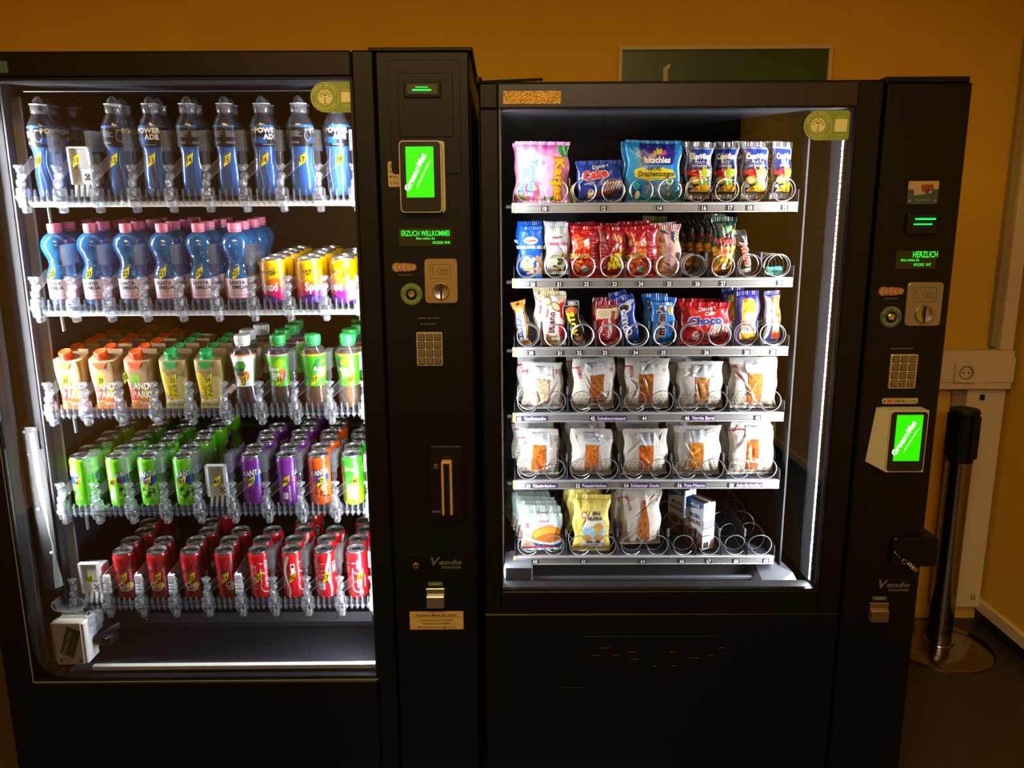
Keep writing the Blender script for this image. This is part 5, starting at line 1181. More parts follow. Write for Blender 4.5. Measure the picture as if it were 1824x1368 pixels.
def nuts(seed, shear):
    pk = Pack(.082, .124, .034, seed=seed, seal=.006, creases=20, depth=.006, pinch=.12, shear=shear, sq=.6); a = Art(82, 124, '#c4141c', 1.3)
    a.poly([(6, 124), (41, 124), (41, 0), (18, 0), (10, 40)], '#a01826').speck(-38, 8, 56, 94, ['#e07030', '#c85424', '#e8905a', '#d8682c'], 18, 7, seed).speck(-30, 12, 6, 40, ['#c85a28', '#e07a3a', '#b84a20'], 14, 6.5, seed+3).poly([(-8, 88), (6, 98), (10, 82), (-4, 76)], '#d8e0dc').ell(-6, 22, 8, 6, '#e8ece8').ell(-2, 18, 9, 5, '#4ab0a0').ell(-36, 84, 4, 6, '#dcd8d0')
    a.lines(16, 38, 20, 90, '#d88890', 3.4, seed)
    def l(m, fn):
        m.text('CRUNCH', .0105, -.018, .047, 0, ink('#f4d020'), bold=.05, rot=.05, fn=fn, sx=.8).text('nuts', .007, -.016, .036, 0, ink('#f4d020'), bold=.03, fn=fn).text('35', .005, .024, .024, 0, ink('#f0d8d8'), bold=.03, fn=fn)
    return bag('nut_bag', pk, a, FOIL, l, sealm=mat('red_seal', '#c01820', .3))
N1 = nuts(21, -.04); N2 = nuts(27, .03)
shelf_put(N1, 1, .164, D0+.012, 'crumpled red nut bag above the label reading twenty-two', 'nut bag', lean=.03, roll=.04)
pk = Pack(.076, .122, .036, seed=33, seal=.006, creases=22, depth=.006, pinch=.1); a = Art(76, 122, '#a8141e', 1.3)
a.poly([(-38, 122), (-20, 122), (-4, 60), (-20, 0), (-38, 0)], '#7e101c').lines(-34, -16, 30, 95, '#c06872', 3.4, 2).speck(2, 34, 64, 100, ['#8a2c20', '#d8d0c8', '#b85030', '#d4b020'], 22, 5, 4).speck(4, 30, 44, 60, ['#e8d01c'], 4, 5, 4)
B = bag('nut_bag', pk, a, FOIL, lambda m, fn: [m.text(x_, .017, .016, z_, 0, ink('#f0d81c'), bold=.09, fn=fn, rot=.1) for x_, z_ in (('NIC', .042), ('NAC', .023))], sealm=mat('red_seal'))
shelf_put(B, 1, .229, D0+.014, 'darker red nut bag with thick yellow letters on the second tray', 'nut bag', lean=.02, yaw=.1)
shelf_put(B, 1, .215, D0+.055, 'dull red nut bag standing behind the darker red one', 'nut bag', lean=.02, yaw=-.1, dz=.010)
shelf_put(N2, 1, .305, D0+.012, 'crumpled red nut bag with a teal spot, beside the pink cracker pack', 'nut bag', lean=.03, roll=-.04)
shelf_put(N1, 1, .152, D0+.055, 'red nut bag in shadow behind the first red one', 'nut bag', lean=.03, dz=.01)
shelf_put(N2, 1, .288, D0+.052, 'red nut bag in shadow behind the one with a teal spot', 'nut bag', lean=.03, dz=.012)
pk = Pack(.064, .126, .020, seed=41, seal=.009, creases=5, depth=.002, sq=.35); a = Art(64, 126, '#d8aaa4', 1.3)
a.rect(-30, -16, 6, 78, '#b88a40').speck(-29, -17, 8, 76, ['#d8a850', '#986a28', '#e0b868'], 60, 3, 3).poly([(8, 112), (28, 108), (27, 88), (18, 82), (8, 92)], '#20307c').ell(-20, 92, 6, 6, '#b8383c').ell(-13, 90, 5, 6, '#5a9a3c').poly([(-22, 118), (-6, 114), (2, 104), (-14, 108)], '#28346c')
B = bag('cracker_pack', pk, a, MATTE, lambda m, fn: m.text('TOMATO & BASIL', .0085, -.002, .048, 0, ink('#5a2430'), rot=-pi/2, bold=.0, fn=fn, sx=.75).text('Wasa', .0085, .018, .096, 0, ink('#f0d020'), rot=-pi/2, bold=.04, fn=fn).text('Sandwich', .004, .008, .07, 0, ink('#8a4050'), rot=-pi/2, fn=fn), sealm=mat('pink_board_seal', '#d8aaa4', .45))
shelf_put(B, 1, .372, D0+.016, 'pale pink tomato and basil cracker pack on the second tray', 'cracker pack', lean=.05, roll=-.03)
shelf_put(B, 1, .366, D0+.044, 'second pale pink cracker pack right behind the front one', 'cracker pack', lean=.05, roll=-.03, dz=.006)
pk = Pack(.064, .130, .020, seed=43, seal=.009, creases=5); a = Art(64, 130, '#8a9a34', 1.6)
B = bag('cracker_pack', pk, a, MATTE, None, sealm=mat('olive_seal', '#7f8f30', .45))
shelf_put(B, 1, .350, D0+.10, 'olive green cracker pack at the back behind the pink ones', 'cracker pack', lean=.04, dz=.018)
pk = Pack(.060, .146, .034, seed=47, seal=.009, creases=18, depth=.005, pinch=.06, sq=.5); a = Art(60, 146, '#1f3a2a', 1.3)
a.rect(-30, 30, 0, 74, '#b8701c').speck(-28, 28, 4, 74, ['#e8902c', '#d8741c', '#c05818', '#f0b040', '#3c7a34', '#d8b030', '#a02c1c'], 70, 6, 6).ell(8, 116, 9, 8, '#4aa84a').ell(-4, 110, 5, 12, '#b8c8b8', .3).poly([(-2, 104), (6, 104), (4, 96), (-6, 96)], '#b83040').ell(22, 112, 4, 9, '#e0902c', .3).ell(2, 62, 12, 6, '#e04828').ell(0, 24, 6, 10, '#e8e4dc').ell(18, 50, 6, 9, '#e0a830').rect(-30, 30, 0, 10, '#8a2020')
B = bag('nut_bag', pk, a, FOIL, lambda m, fn: m.text('Wasabi', .0165, .001, .080, 0, ink('#3a1010'), rot=.08, bold=.08, fn=fn, sx=.72).text('Wasabi', .0165, .001, .080, 0, ink('#e03830'), rot=.08, bold=.04, fn=lambda X, Z: fn(X, Z)-[0, .0006, 0], sx=.72).text('M', .007, .008, .1125, 0, WINK, bold=.04, fn=fn), sealm=mat('green_seal', '#26402e', .3))
shelf_put(B, 1, .509, D0+.014, 'dark green and orange nut mix bag with red letters', 'nut bag', lean=.03, yaw=.08)
for i, (x, d) in enumerate(((.497, .055), (.484, .095), (.468, .135), (.452, .175))):
    shelf_put(B, 1, x, D0+d, ['first', 'second', 'third', 'last'][i]+' dark nut mix bag in the row behind the dark green one', 'nut bag', 'dark nut mix bags behind the front one', lean=.02, yaw=.35, dz=.008)
def bar(name, w, h, t, bg, arts, letter, seed=1, sealc=None, m_=None, creases=6):
    pk = Pack(w, h, t, seed=seed, seal=.009, creases=creases, depth=.002, pinch=.04, sq=.3); a = Art(w*1000, h*1000, bg, 1.2); arts(a)
    return bag(name, pk, a, m_ or FOIL, letter, sealm=mat('bar_seal_'+(sealc or bg).strip('#'), sealc or bg, .28))
def l(m, fn): m.text('Mars', .017, 0, .055, 0, ink('#e8d0a0'), rot=-pi/2+.05, bold=.10, shear=.2, fn=fn, sx=1.15).text('Mars', .017, 0, .055, 0, ink('#d8301c'), rot=-pi/2+.05, bold=.05, shear=.2, fn=lambda X, Z: fn(X, Z)-[0, .0006, 0], sx=1.15)
B = bar('chocolate_bar', .040, .116, .020, '#141012', lambda a: a.rect(-18, 14, 9, 20, '#c8c4bc').rect(-20, 20, 106, 116, '#5a5a5c'), l, 3, '#3a3a3c')
shelf_put(B, 1, .570, D0+.014, 'black chocolate bar with red sideways letters, leaning in its spiral', 'chocolate bar', lean=.06, roll=-.24)
shelf_put(B, 1, .556, D0+.045, 'black chocolate bar half hidden behind the leaning one', 'chocolate bar', lean=.06, roll=-.2)
B = bar('gum_pack', .045, .020, .016, '#2a9c94', lambda a: a.rect(-23, 23, 0, 7, '#2a2060').rect(-23, 23, 15, 20, '#c8ece4'), lambda m, fn: m.text('AIRWAVES', .0055, 0, .0085, 0, WINK, bold=.03, shear=.2, fn=fn), 2, '#4ab8b0')
shelf_put(B, 1, .645, D0+.018, 'mint green gum pack lying inside the end spiral', 'gum pack', lean=.3, dz=.003)

# row 3 ---------------------------------------------------
def l(m, fn): m.text('SNICKERS', .0125, -.002, .050, 0, ink('#2a4a9c'), rot=pi/2, bold=.05, shear=.15, fn=fn, sx=.72).text('crunchy', .006, .0125, .040, 0, ink('#f0b030'), rot=pi/2, bold=.03, fn=fn)
B = bar('chocolate_bar', .036, .112, .020, '#3c1e14', lambda a: a.rect(-18, 18, 94, 112, '#c8761c').rect(-12, 8, 14, 84, '#e8e4e4').ell(0, 90, 14, 8, '#d8883c').rect(-14, 12, 9, 16, '#e0dcd4').rect(-18, 18, 0, 8, '#b8701c').rect(10, 13, 20, 80, '#c8862c'), l, 5, '#c87820')
shelf_put(B, 2, .012, D0+.014, 'brown and orange chocolate bar leaning at the edge of the third tray', 'chocolate bar', lean=.05, roll=-.15)
def l(m, fn): m.text('bueno', .0165, .003, .058, 0, ink('#5a2014'), rot=pi/2-.04, bold=.03, fn=fn, sx=.9).text('kinder', .006, -.014, .082, 0, ink('#d02c34'), rot=pi/2-.04, bold=.04, fn=fn)
B = bar('chocolate_bar', .062, .136, .022, '#e8e4de', lambda a: a.rect(-31, 31, 126, 136, '#d8b880').poly([(31, 120), (16, 112), (20, 70), (31, 60)], '#d01c2c').poly([(31, 50), (14, 56), (18, 16), (31, 12)], '#cc2030').ell(-16, 112, 13, 12, '#8a5a30', .4).ell(-16, 112, 9, 9, '#e0c898', .4).ell(8, 98, 17, 10, '#7a4a28', -.7).ell(8, 98, 13, 7, '#e4cc9c', -.7).ell(20, 116, 9, 8, '#d8b888').rect(-31, 31, 0, 8, '#d8b880').poly([(-30, 8), (24, 8), (24, 22), (-6, 24), (-24, 30)], '#d0a468').rect(-2, 18, 10, 20, '#f0e4cc').ell(-8, 42, 4, 4, '#c8404c'), l, 7, '#d8bc84')
shelf_put(B, 2, .083, D0+.014, 'front white hazelnut chocolate bar with dark sideways letters', 'chocolate bar', lean=.05, roll=.0)
shelf_put(B, 2, .070, D0+.043, 'second white hazelnut chocolate bar behind the front one', 'chocolate bar', lean=.04, roll=-.04, dz=.008)
def l(m, fn): m.text('NUTS', .017, .0, .055, 0, ink('#f4e01c'), rot=pi/2, bold=.07, fn=fn, sx=.95)
B = bar('chocolate_bar', .036, .112, .020, '#221410', lambda a: a.rect(-18, 18, 102, 112, '#b8b8b4').ell(-2, 88, 14, 11, '#c8682c').ell(0, 14, 14, 9, '#b86a3c').ell(2, 14, 8, 5, '#e8d0b0').rect(-18, 18, 0, 5, '#c8c4b8'), l, 9, '#a8a8a4')
shelf_put(B, 2, .150, D0+.014, 'dark chocolate bar with bold yellow letters, tilted in its spiral', 'chocolate bar', lean=.05, roll=-.19)
shelf_put(B, 2, .138, D0+.045, 'dark yellow-lettered chocolate bar behind the tilted one', 'chocolate bar', lean=.05, roll=-.12)
def l(m, fn): m.text('KitKat', .0165, .0, .042, 0, ink('#d0141c'), rot=pi/2, bold=.06, fn=fn, sx=.78)
B = bar('chocolate_bar', .064, .110, .018, '#a8121a', lambda a: a.rect(-28, 28, 66, 92, '#e6d4b4').rect(8, 18, 60, 86, '#8a4a24').rect(-24, 4, 72, 86, '#d8c098').ell(-2, 42, 15, 28, '#f2ecec').poly([(14, 62), (24, 54), (30, 36), (20, 40)], '#8a4a24').rect(20, 29, 6, 18, '#e8c060').rect(-32, 32, 92, 110, '#7e1018').lines(-22, 22, 96, 106, '#d89898', 4), l, 11, '#a0141c')
shelf_put(B, 2, .222, D0+.014, 'red wafer bar with white oval logo on the third tray', 'chocolate bar', lean=.05)
shelf_put(B, 2, .216, D0+.042, 'red wafer bar right behind the front one', 'chocolate bar', lean=.05, dz=.006)
def l(m, fn): m.text('OREO', .0135, -.003, .066, 0, ink('#f0f4fa'), rot=pi/2+.0, bold=.06, fn=fn).text('O', .020, .004, .036, 0, ink('#f0f4fa'), rot=pi/2, bold=.03, fn=fn)
B = bar('biscuit_pack', .044, .124, .024, '#1a3ca4', lambda a: a.ell(-4, 96, 16, 12, '#d8dce4').ell(-6, 96, 13, 9, '#2a2224').ell(10, 108, 10, 6, '#c8d4e8').ell(6, 36, 10, 13, '#20387c').rect(-16, -6, 18, 30, '#e0c860'), l, 13, '#2048b0')
shelf_put(B, 2, .287, D0+.014, 'dark blue biscuit pack leaning left, front one of its lane', 'biscuit pack', lean=.05, roll=-.19)
shelf_put(B, 2, .270, D0+.043, 'second dark blue biscuit pack behind the leaning one', 'biscuit pack', lean=.04, roll=-.17, dz=.008)
def l(m, fn): m.text("m&m's", .021, .004, .060, 0, ink('#f2f2ee'), rot=pi/2, bold=.12, fn=fn, sx=.84).text("m&m's", .021, .004, .060, 0, ink('#4a2418'), rot=pi/2, bold=.06, fn=lambda X, Z: fn(X, Z)-[0, .0006, 0], sx=.84)
B = bar('chocolate_bag', .062, .120, .026, '#1a7cdc', lambda a: a.rect(-31, 31, 108, 120, '#1468c8').ell(20, 88, 9, 12, '#c8b040').rect(14, 30, 30, 60, '#283040').rect(-22, -8, 10, 28, '#b8b8a8').rect(4, 22, 100, 108, '#c8d8e8'), l, 17, '#1a78d4', creases=12)
shelf_put(B, 2, .362, D0+.014, 'bright blue chocolate lentil bag with brown sideways letters', 'chocolate bag', lean=.05, roll=.02)
shelf_put(B, 2, .350, D0+.045, 'bright blue chocolate lentil bag right behind the front one', 'chocolate bag', lean=.04, roll=-.03, dz=.006)
B = cake('#c81a22', '#a01018', 'Choco', '#24348c', '#b8161e')
o = shelf_put(B, 2, .470, D0+.012, 'wide red cake pack with blue bubble letters, on the third tray', 'cake pack', lean=.05); o.scale = (1.14, 1, 1.05)
o = shelf_put(B, 2, .460, D0+.055, 'dark red cake pack edge behind the wide red one', 'cake pack', lean=.05, dz=.006); o.scale = (1.14, 1, 1.05)
def l(m, fn): m.text('ZITRONE', .0105, .004, .034, 0, ink('#4a3420'), bold=.01, fn=fn, sx=.85).text('WILLI', .0075, .004, .0505, 0, WINK, bold=.04, fn=fn)
B = bar('cake_slice_pack', .062, .134, .026, '#3c3a9c', lambda a: a.poly([(-16, 112), (-10, 118), (16, 114), (20, 94), (24, 10), (-18, 10)], '#e0ac34').speck(-14, 20, 12, 112, ['#f0c048', '#c88c20', '#e8b83c'], 40, 4, 5).rect(-16, 22, 28, 46, '#efe8d8').rect(-14, 22, 48, 60, '#e0483c').ell(2, 70, 12, 12, '#f0e4cc').ell(2, 76, 7, 6, '#f4ece0').rect(-31, 31, 118, 134, '#3838a0'), l, 23, '#3c3ca4', creases=14)
shelf_put(B, 2, .577, D0+.014, 'lemon cake slice in a purple-blue wrapper on the third tray', 'cake slice', lean=.05)
shelf_put(B, 2, .560, D0+.045, 'purple-blue cake wrapper corner behind the lemon slice', 'cake slice', lean=.04, roll=-.1, dz=.008)
def l(m, fn): m.text('WILLI', .006, .004, .062, 0, WINK, bold=.03, fn=fn)
B = bar('cake_slice_pack', .046, .134, .024, '#34386c', lambda a: a.rect(-4, 20, 14, 124, '#a8743c').speck(-4, 20, 16, 120, ['#c8904c', '#8a5a2c', '#b8804a'], 36, 4, 5).rect(-4, 20, 54, 80, '#d8502c').ell(8, 42, 8, 9, '#d8c4a4').rect(-4, 20, 16, 28, '#d03024').poly([(-23, 130), (-12, 110), (-8, 60), (-14, 20), (-23, 10)], '#a8acb8'), l, 29, '#5a5e8c', creases=16)
shelf_put(B, 2, .642, D0+.014, 'turned cake slice in a dark silvery wrapper by the light strip', 'cake slice', lean=.05, yaw=.25)

# rows 4 and 5: bread in paper bags -----------------------
def bread_art(w, h, seed, text_side, wx, ww, wz, wh, tone, red):
    a = Art(w, h, '#cbc6ba', 1.5); q = random.Random(seed)
    a.rect(wx-ww/2-14, wx+ww/2+14, wz, h, '#d2c8be')
    for side in (-1, 1):
        x0 = wx+side*(ww/2+3); x1 = side*w/2
        lo, hi = min(x0, x1), max(x0, x1); z = 12; r = 0
        while z < 46:
            x = lo+4+(r % 2)*4.5
            while x < hi-2:
                a.ell(x, z, 3.3, 2.8, '#a88a55').ell(x-.0, z+.2, 1.7, 1.4, '#cbc6ba'); x += 10.5
            z += 8.5; r += 1
    if red: a.poly([(-w/2, h-22), (-w/2+18, h-20), (-w/2+16, h-24), (-w/2, h-26)], '#a83040')
    return a
def bread_bag(w, h, seed, tone, labx=.0, laby=0, labrot=0, red='S', winx=0, winw=37, winh=75, peak=False):
    W, H = w*1000, h*1000; pk = Pack(w, h, .046, seed=seed, seal=.007, creases=16, depth=.005, pinch=.03, sq=.42)
    a = bread_art(W, H, seed, red, winx, winw, 16, winh, tone, bool(red)); t = bag('bread_bag', pk, a, PAPR, None, body='paper_bag')
    # see-through strip with the roll behind it
    wa = Art(winw, winh, tone, 1.4); q = random.Random(seed)
    c0 = lin(tone)
    for _ in range(60):
        k = q.uniform(.45, 1.5); wa.c[((wa.X-q.uniform(-winw/2, winw/2))/q.uniform(1.5, 5))**2+((wa.Z-q.uniform(0, winh))/q.uniform(1.5, 5))**2 < 1] = [min(1, x*k) for x in c0]
    if peak:   # window narrows upwards
        P = [(lambda X, Z: X*(1-.75*Z/winh))]; XX = wa.X*(1-.78*(wa.Z/winh)**1.3)
    else: XX = wa.X
    Q = pk.f((XX+winx)/1000, (wa.Z+16)/1000, .0012); 
    bump = .0012*np.sin(wa.X*.9+seed)*np.sin(wa.Z*.7); Q[..., 1] -= bump*0
    link('bread_window', grid_mesh('bread_window', Q.reshape(-1, 3), wa.c.reshape(-1, 3), print_mat('bread_behind_film', .22, .6, 1.0, .7), wa.ny, wa.nx), t)
    # label sticker over the fold
    la = Art(52, 34, '#d0d2d2', 1.6); X0, Z0_ = la.X*cos(labrot)-la.Z*sin(labrot), la.X*sin(labrot)+la.Z*cos(labrot)
    Q = pk.f((X0+labx)/1000, (Z0_+H-40+laby)/1000, .0022)
    link('label_sticker', grid_mesh('label_sticker', Q.reshape(-1, 3), la.c.reshape(-1, 3), LABP, la.ny, la.nx), t)
    fn0 = pk.fn(.0028)
    def fl(X, Z):
        x, z = X*1000, Z*1000; return fn0((x*cos(labrot)-z*sin(labrot)+labx)/1000, (x*sin(labrot)+z*cos(labrot)+H-40+laby)/1000)
    m = MB(); G = ink('#6a6a68'); q = random.Random(seed)
    m.text(('Käsebrötchen', 'Putenbrötchen', 'Veggie Bagel', 'Schokocroissant')[seed % 4], .0028, -.008, .0285, 0, ink('#3a3a3a'), bold=.02, fn=fl)
    for k in range(7): z = .0255-.0028*k; e = q.uniform(.012, .023); m.stroke([(-.023+(.046)*i/8*e/.023, z) for i in range(9)], .0007, G, fn=fl)
    m.text('Mindestens haltbar bis', .0018, -.002, .0035, 0, G, fn=fl).build('label_print', t, smooth=0)
    if red:
        m = MB(); fr = pk.fn(.0012); R_ = ink('#a02c3c')
        if red == 'S': m.text('S', .0125, -w*.38, h-.030, 0, R_, bold=.02, fn=fr).text('S', .0125, w*.36, h-.028, 0, R_, bold=.02, fn=fr)
        elif red == 'ESS': m.text('ESS', .013, -w*.30, h-.020, 0, R_, bold=.04, rot=-.12, fn=fr).text('GENUSS', .006, -w*.40, h-.045, 0, R_, rot=-pi/2+.1, bold=.02, fn=fr)
        else: m.text(red, .0085, -w*.39, h-.036, 0, R_, rot=-pi/2+.15, bold=.02, fn=fr).text('ES', .006, w*.36, h-.03, 0, R_, rot=-pi/2, bold=.02, fn=fr)
        m.build('bag_print', t, smooth=0)
    # folded-over top
    m = MB(); n = 10; vs = []
    for i in range(n+1):
        x = (-w/2+.002)+(w-.004)*i/n; P = pk.f(np.array([x, x]), np.array([h-.016, h-.001]), .0016); e = .0008*sin(i*2.2+seed)
        vs += [tuple(P[0]+[0, e, 0]), tuple(P[1]+[0, e*.5, e])]
    m.add(vs, [(2*i, 2*i+2, 2*i+3, 2*i+1) for i in range(n)], mat('fold_paper', '#dcd8cc', .7)); m.build('folded_top', t)
    return t
gb4 = 'paper bread bags on the fourth tray'; gb5 = 'paper bread bags on the fifth tray'
BB = [bread_bag(.108, .122, 4, '#c8a080', red='S', labrot=-.08, winw=32, winh=73),
      bread_bag(.112, .132, 7, '#9a5424', labx=4, labrot=.08, red='ESSEN', winx=6, winw=37, winh=80),
      bread_bag(.118, .134, 10, '#94501f', labx=-2, red='MEIN', labrot=.03, winx=-4, winw=37, winh=85),
      bread_bag(.122, .124, 13, '#a8703c', red='', labx=2, labrot=-.06, winx=2, winw=35, winh=75),
      bread_bag(.124, .134, 16, '#c0672a', red='GENUSS', labrot=-.03, winx=2, winw=37, winh=85)]
lb4 = ['paper pastry bag with red S letters above the Vanilletasche label', 'paper bag with dark brown croissant window above the Schokocroissant label', 'paper bag with glossy brown window between the croissant and bagel bags', 'paper bag with pale bagel window above the Veggie Bagel label', 'paper bag with orange-brown window at the bright end of the fourth tray']
for i, (b, x) in enumerate(zip(BB, (.057, .190, .328, .466, .604))):
    shelf_put(b, 3, x, D0+.020, lb4[i], 'bread bag', gb4, lean=.05, yaw=(0, .05, -.04, .05, -.05)[i])
    shelf_put(b, 3, x-.012, D0+.088, 'shadowed paper bag, second in line behind the '+lb4[i].split(' above')[0].split(' at ')[0].split(' between')[0], 'bread bag', gb4, lean=.02, yaw=.08, dz=.006)
B5 = [bread_bag(.108, .126, 20, '#c06420', red='M', labrot=-.05, winx=-3, winw=37, winh=75),
      bread_bag(.112, .126, 21, '#c46c24', red='', labx=2, labrot=-.05, winx=0, winw=37, winh=75),
      bread_bag(.120, .124, 24, '#b85c1e', red='', labx=0, labrot=-.05, winx=-2, winw=38, winh=70),
      bread_bag(.124, .132, 29, '#c88030', red='', labx=-6, labrot=-.04, winx=-4, winw=37, winh=73),
      bread_bag(.126, .142, 31, '#a8501c', red='ESS', labx=2, labrot=-.05, winx=-4, winw=33, winh=83)]
lb5 = ['paper bag with orange roll window above the Käsebrötchen label', 'paper bag with orange roll window above the Putenbrötchen label', 'paper bag with red-brown window above the Schlemmer Gouda label', 'paper bag with golden window above the Pute-Pikanto label', 'taller paper bag with red letters above the Asia-Sprössling label']
for i, (b, x) in enumerate(zip(B5, (.049, .187, .330, .466, .612))):
    shelf_put(b, 4, x, D0+.020, lb5[i], 'bread bag', gb5, lean=.05, yaw=(.04, 0, .05, -.04, .05)[i])
    for j, d in enumerate((.088, .152)):
        shelf_put(b, 4, x-.010*(j+1), D0+d, ('second' if j == 0 else 'third')+' shadowed paper bag behind the '+lb5[i].split(' above')[0]+' of '+lb5[i].split('above the ')[1].split(' label')[0], 'bread bag', gb5, lean=.02, yaw=.06, dz=.006)

# row 6 ---------------------------------------------------
pk = Pack(.112, .100, .016, seed=51, seal=.006, creases=7, depth=.002, sq=.35); a = Art(112, 100, '#c4d8d4', 1.4)
a.ell(14, 42, 46, 26, '#dc8428', .05).ell(14, 46, 38, 17, '#e8993c', .05).ell(20, 34, 40, 14, '#c06a24', .1).poly([(-56, 44), (-20, 30), (20, 20), (56, 30), (56, 14), (10, 10), (-30, 18), (-56, 32)], '#e8ecf0').poly([(-56, 34), (-10, 20), (30, 14), (56, 22), (56, 4), (0, 4), (-20, 8)], '#2c4678').poly([(-56, 36), (-50, 6), (-10, 4), (-24, 22)], '#b49c80').poly([(-56, 2), (30, 8), (30, 12), (-56, 11)], '#d02858').rect(-56, 56, 0, 2, '#a8c8d8')
def l(m, fn): m.text('Snack', .0085, .006, .079, 0, ink('#a84050'), shear=.35, bold=.01, fn=fn).text('mit Käsefüllung', .0058, .006, .068, 0, ink('#a84050'), shear=.3, rot=.04, fn=fn).text('B', .0125, -.040, .066, 0, ink('#b8303c'), bold=.06, fn=fn)
B = bag('filled_snack_pack', pk, a, MATTE, l, sealm=mat('pale_teal_seal', '#b4c8c4', .35))
gs6 = 'teal filled snack packs in line on the lowest tray'
o6 = ['front', 'second', 'third', 'fourth', 'fifth', 'sixth', 'seventh', 'eighth']
for i in range(8):
    shelf_put(B, 5, .058-.007*i, D0+.010+.036*i, o6[i]+' pale teal filled snack pack counted from the glass', 'snack pack', gs6, lean=.05, dz=.002 if i == 0 else .012, roll=(-.03, .02, -.01, .03)[i % 4])
pk = Pack(.100, .156, .046, seed=57, seal=.010, creases=12, depth=.004, pinch=.05, sq=.45); a = Art(100, 156, '#ecd868', 1.4)
a.ell(8, 62, 31, 36, '#f0f0e0').poly([(-26, 76), (-8, 70), (24, 86), (34, 76), (34, 20), (-26, 20)], '#a8d4ea').rect(-26, 34, 14, 36, '#f0f0ea').ell(18, 74, 14, 9, '#d89c38').ell(16, 62, 9, 7, '#e8b440').ell(-14, 42, 14, 10, '#dca850').ell(20, 42, 14, 10, '#d89840').ell(-6, 30, 10, 4, '#5a3020').ell(16, 30, 9, 4, '#5a3020').ell(28, 24, 6, 6, '#e8ecec').rect(-22, -4, 17, 19, '#d89080').ell(-22, 106, 8, 10, '#c87848').ell(-22, 106, 5, 6, '#f0e8e0')
a.speck(-40, 40, 60, 140, ['#4a3020'], 16, 1.9, 8).lines(-48, -32, 30, 90, '#b0a048', 2.8, 3).lines(34, 47, 30, 90, '#b0a048', 2.8, 4)
def l(m, fn):
    for t_, x, z in (('Mini', .013, .106), ('Muffins', .008, .0925)): m.text(t_, .0110, x, z, 0, ink('#f4f0dc'), bold=.11, fn=fn, sx=.9).text(t_, .0110, x, z, 0, ink('#5a3a24'), bold=.03, fn=lambda X, Z: fn(X, Z)-[0, .0006, 0], sx=.9)
B = bag('muffin_bag', pk, a, MATTE, l, sealm=mat('yellow_seal', '#e8d460', .45))
shelf_put(B, 5, .189, D0+.010, 'front pale yellow mini muffin bag on the lowest tray', 'muffin bag', lean=.05, dz=-.001)
shelf_put(B, 5, .178, D0+.075, 'second pale yellow mini muffin bag, its top showing above the front one', 'muffin bag', lean=.0, dz=.03)
shelf_put(B, 5, .172, D0+.145, 'third pale yellow mini muffin bag at the back', 'muffin bag', lean=.0, dz=.028)
B = bread_bag(.108, .156, 36, '#a8622c', red='GENUSS', labx=200, winx=4, winw=37, winh=112, peak=True)
for ch in list(B.children):
    if ch.name.startswith('label'): bpy.data.objects.remove(ch)
shelf_put(B, 5, .325, D0+.024, 'tall paper bag with a pointed baguette window on the lowest tray', 'bread bag', lean=.06, yaw=.05, dz=.012)
shelf_put(B, 5, .302, D0+.10, 'shadowed tall paper bag behind the pointed baguette window bag', 'bread bag', lean=.02, yaw=.1, dz=.014)
# cocoa drink carton, turned so that an edge faces the glass
t = empty('drink_carton'); w, d_, h = .034, .022, .132
WB = mat('carton_white', '#d8dada', .4); BR = mat('carton_brown', '#6a4438', .4); BL2 = mat('carton_blue', '#2f86cc', .35); NV = mat('carton_navy', '#2c3f74', .4)
MB().box(-w, w, -d_, d_, 0, h, WB, .002).build('body', t)
y = -d_-.0006; m = MB()
m.add([(-w, y, h), (w, y, h), (w, y, h-.012), (-w, y, h-.030)], [(0, 1, 2, 3)], BL2).add([(-w+.014, y-.0003, h-.004), (w-.006, y-.0003, h-.004), (w-.008, y-.0003, h-.017), (-w+.016, y-.0003, h-.020)], [(0, 1, 2, 3)], NV)
m.text('MÜLLER', .0085, .004, h-.015, y-.0006, WINK, bold=.03, sx=.8).text('MOIN', .0115, .002, h-.047, y-.0003, NV, bold=.03, sx=.9).text('KAKAO', .0115, .002, h-.064, y-.0003, BR, bold=.04, sx=.9)
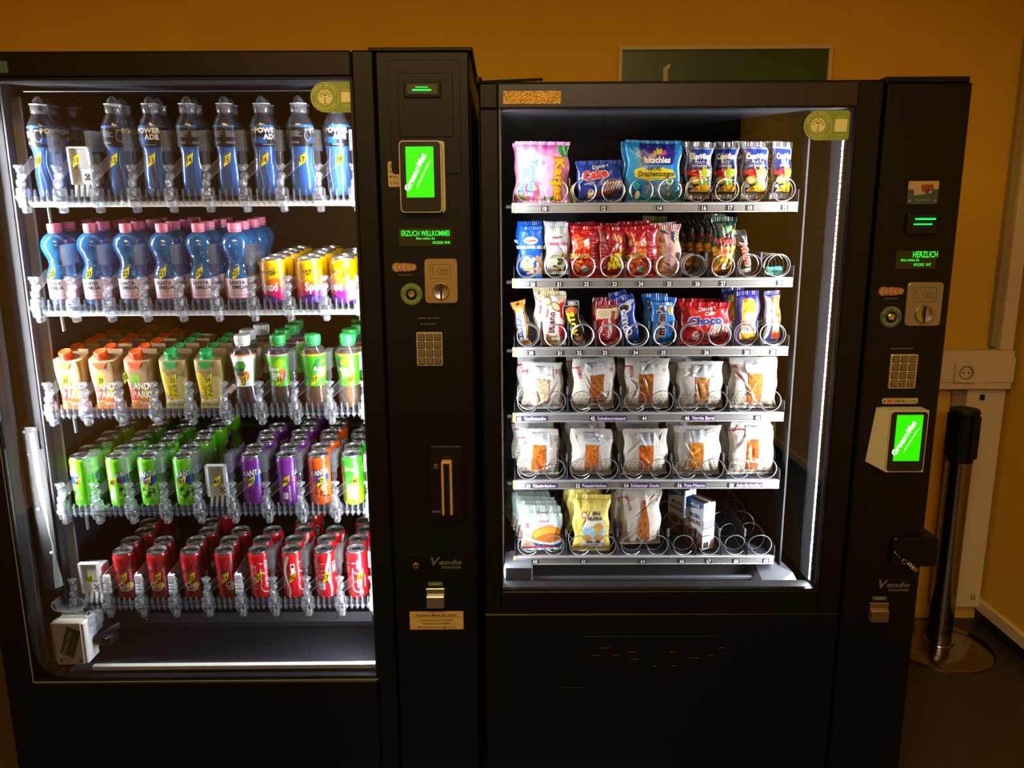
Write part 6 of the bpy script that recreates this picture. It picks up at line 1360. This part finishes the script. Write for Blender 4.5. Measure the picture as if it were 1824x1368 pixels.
m.add([(-w, y, .048), (-.01, y, .058), (w, y, .044), (w, y, .002), (-w, y, .002)], [(0, 1, 2, 3, 4)], BR).stroke([(-.004+.02*cos(q), .04+.014*sin(q)) for q in np.linspace(0, 2*pi, 21)], .005, ink('#a8886c'), y=y-.0004)
m.build('front_print', t)
M90 = Matrix.Rotation(radians(90), 4, 'Z'); m = MB(); y = -w-.0006
def side_txt(tx, s_, x, z, c_, rot=0): m.text(tx, s_, x, z, y-.0003, c_, bold=.03, rot=rot)
side_txt('MOIN', .0055, 0, h-.024, NV); side_txt('KAKAO', .0055, 0, h-.032, BR)
m.add([(-.020, y, .058), (.020, y, .062), (.020, y, .086), (-.020, y, .082)], [(0, 1, 2, 3)], NV)
for k in range(5): m.stroke([(-.017, .080-.004*k), (.016, .083-.004*k)], .0008, WINK, y=y-.0004)
for k in range(7): m.stroke([(-.017, .052-.0035*k), (.015, .054-.0035*k)], .0008, ink('#8a8a88'), y=y-.0004)
for k in range(9): m.box(-.017+.002*k, -.016+.002*k, y-.0004, y, .006, .022, INK)
m.add([(.002, y, .004), (.0205, y, .004), (.0205, y, .030), (.010, y, .026)], [(0, 1, 2, 3)], BR)
m.build('side_print', t, M90)
m = MB().box(-w, w, -.0035, .0035, h, h+.004, WB, .001)
m.add([(-w, -d_, h+.0008), (w, -d_, h+.0008), (w, -.004, h+.0008), (-w, -.004, h+.0008)], [(0, 1, 2, 3)], BL2).add([(-w+.024, -d_, h+.0012), (w, -d_, h+.0012), (w, -.004, h+.0012), (-w+.016, -.004, h+.0012)], [(0, 1, 2, 3)], BR).add([(-w, .004, h+.0008), (w, .004, h+.0008), (w, d_, h+.0008), (-w, d_, h+.0008)], [(0, 1, 2, 3)], BR)
m.build('top', t)
put(t, FR @ Tr(.486, .1+.062, TZ[5]+.006) @ Matrix.Rotation(-1.05, 4, 'Z'), 'front cocoa milk carton turned edge-on in the lowest tray', 'drink carton')
put(t, FR @ Tr(.458, .1+.165, TZ[5]+.006) @ Matrix.Rotation(-1.02, 4, 'Z'), 'second cocoa milk carton, its brown top showing behind the front one', 'drink carton')
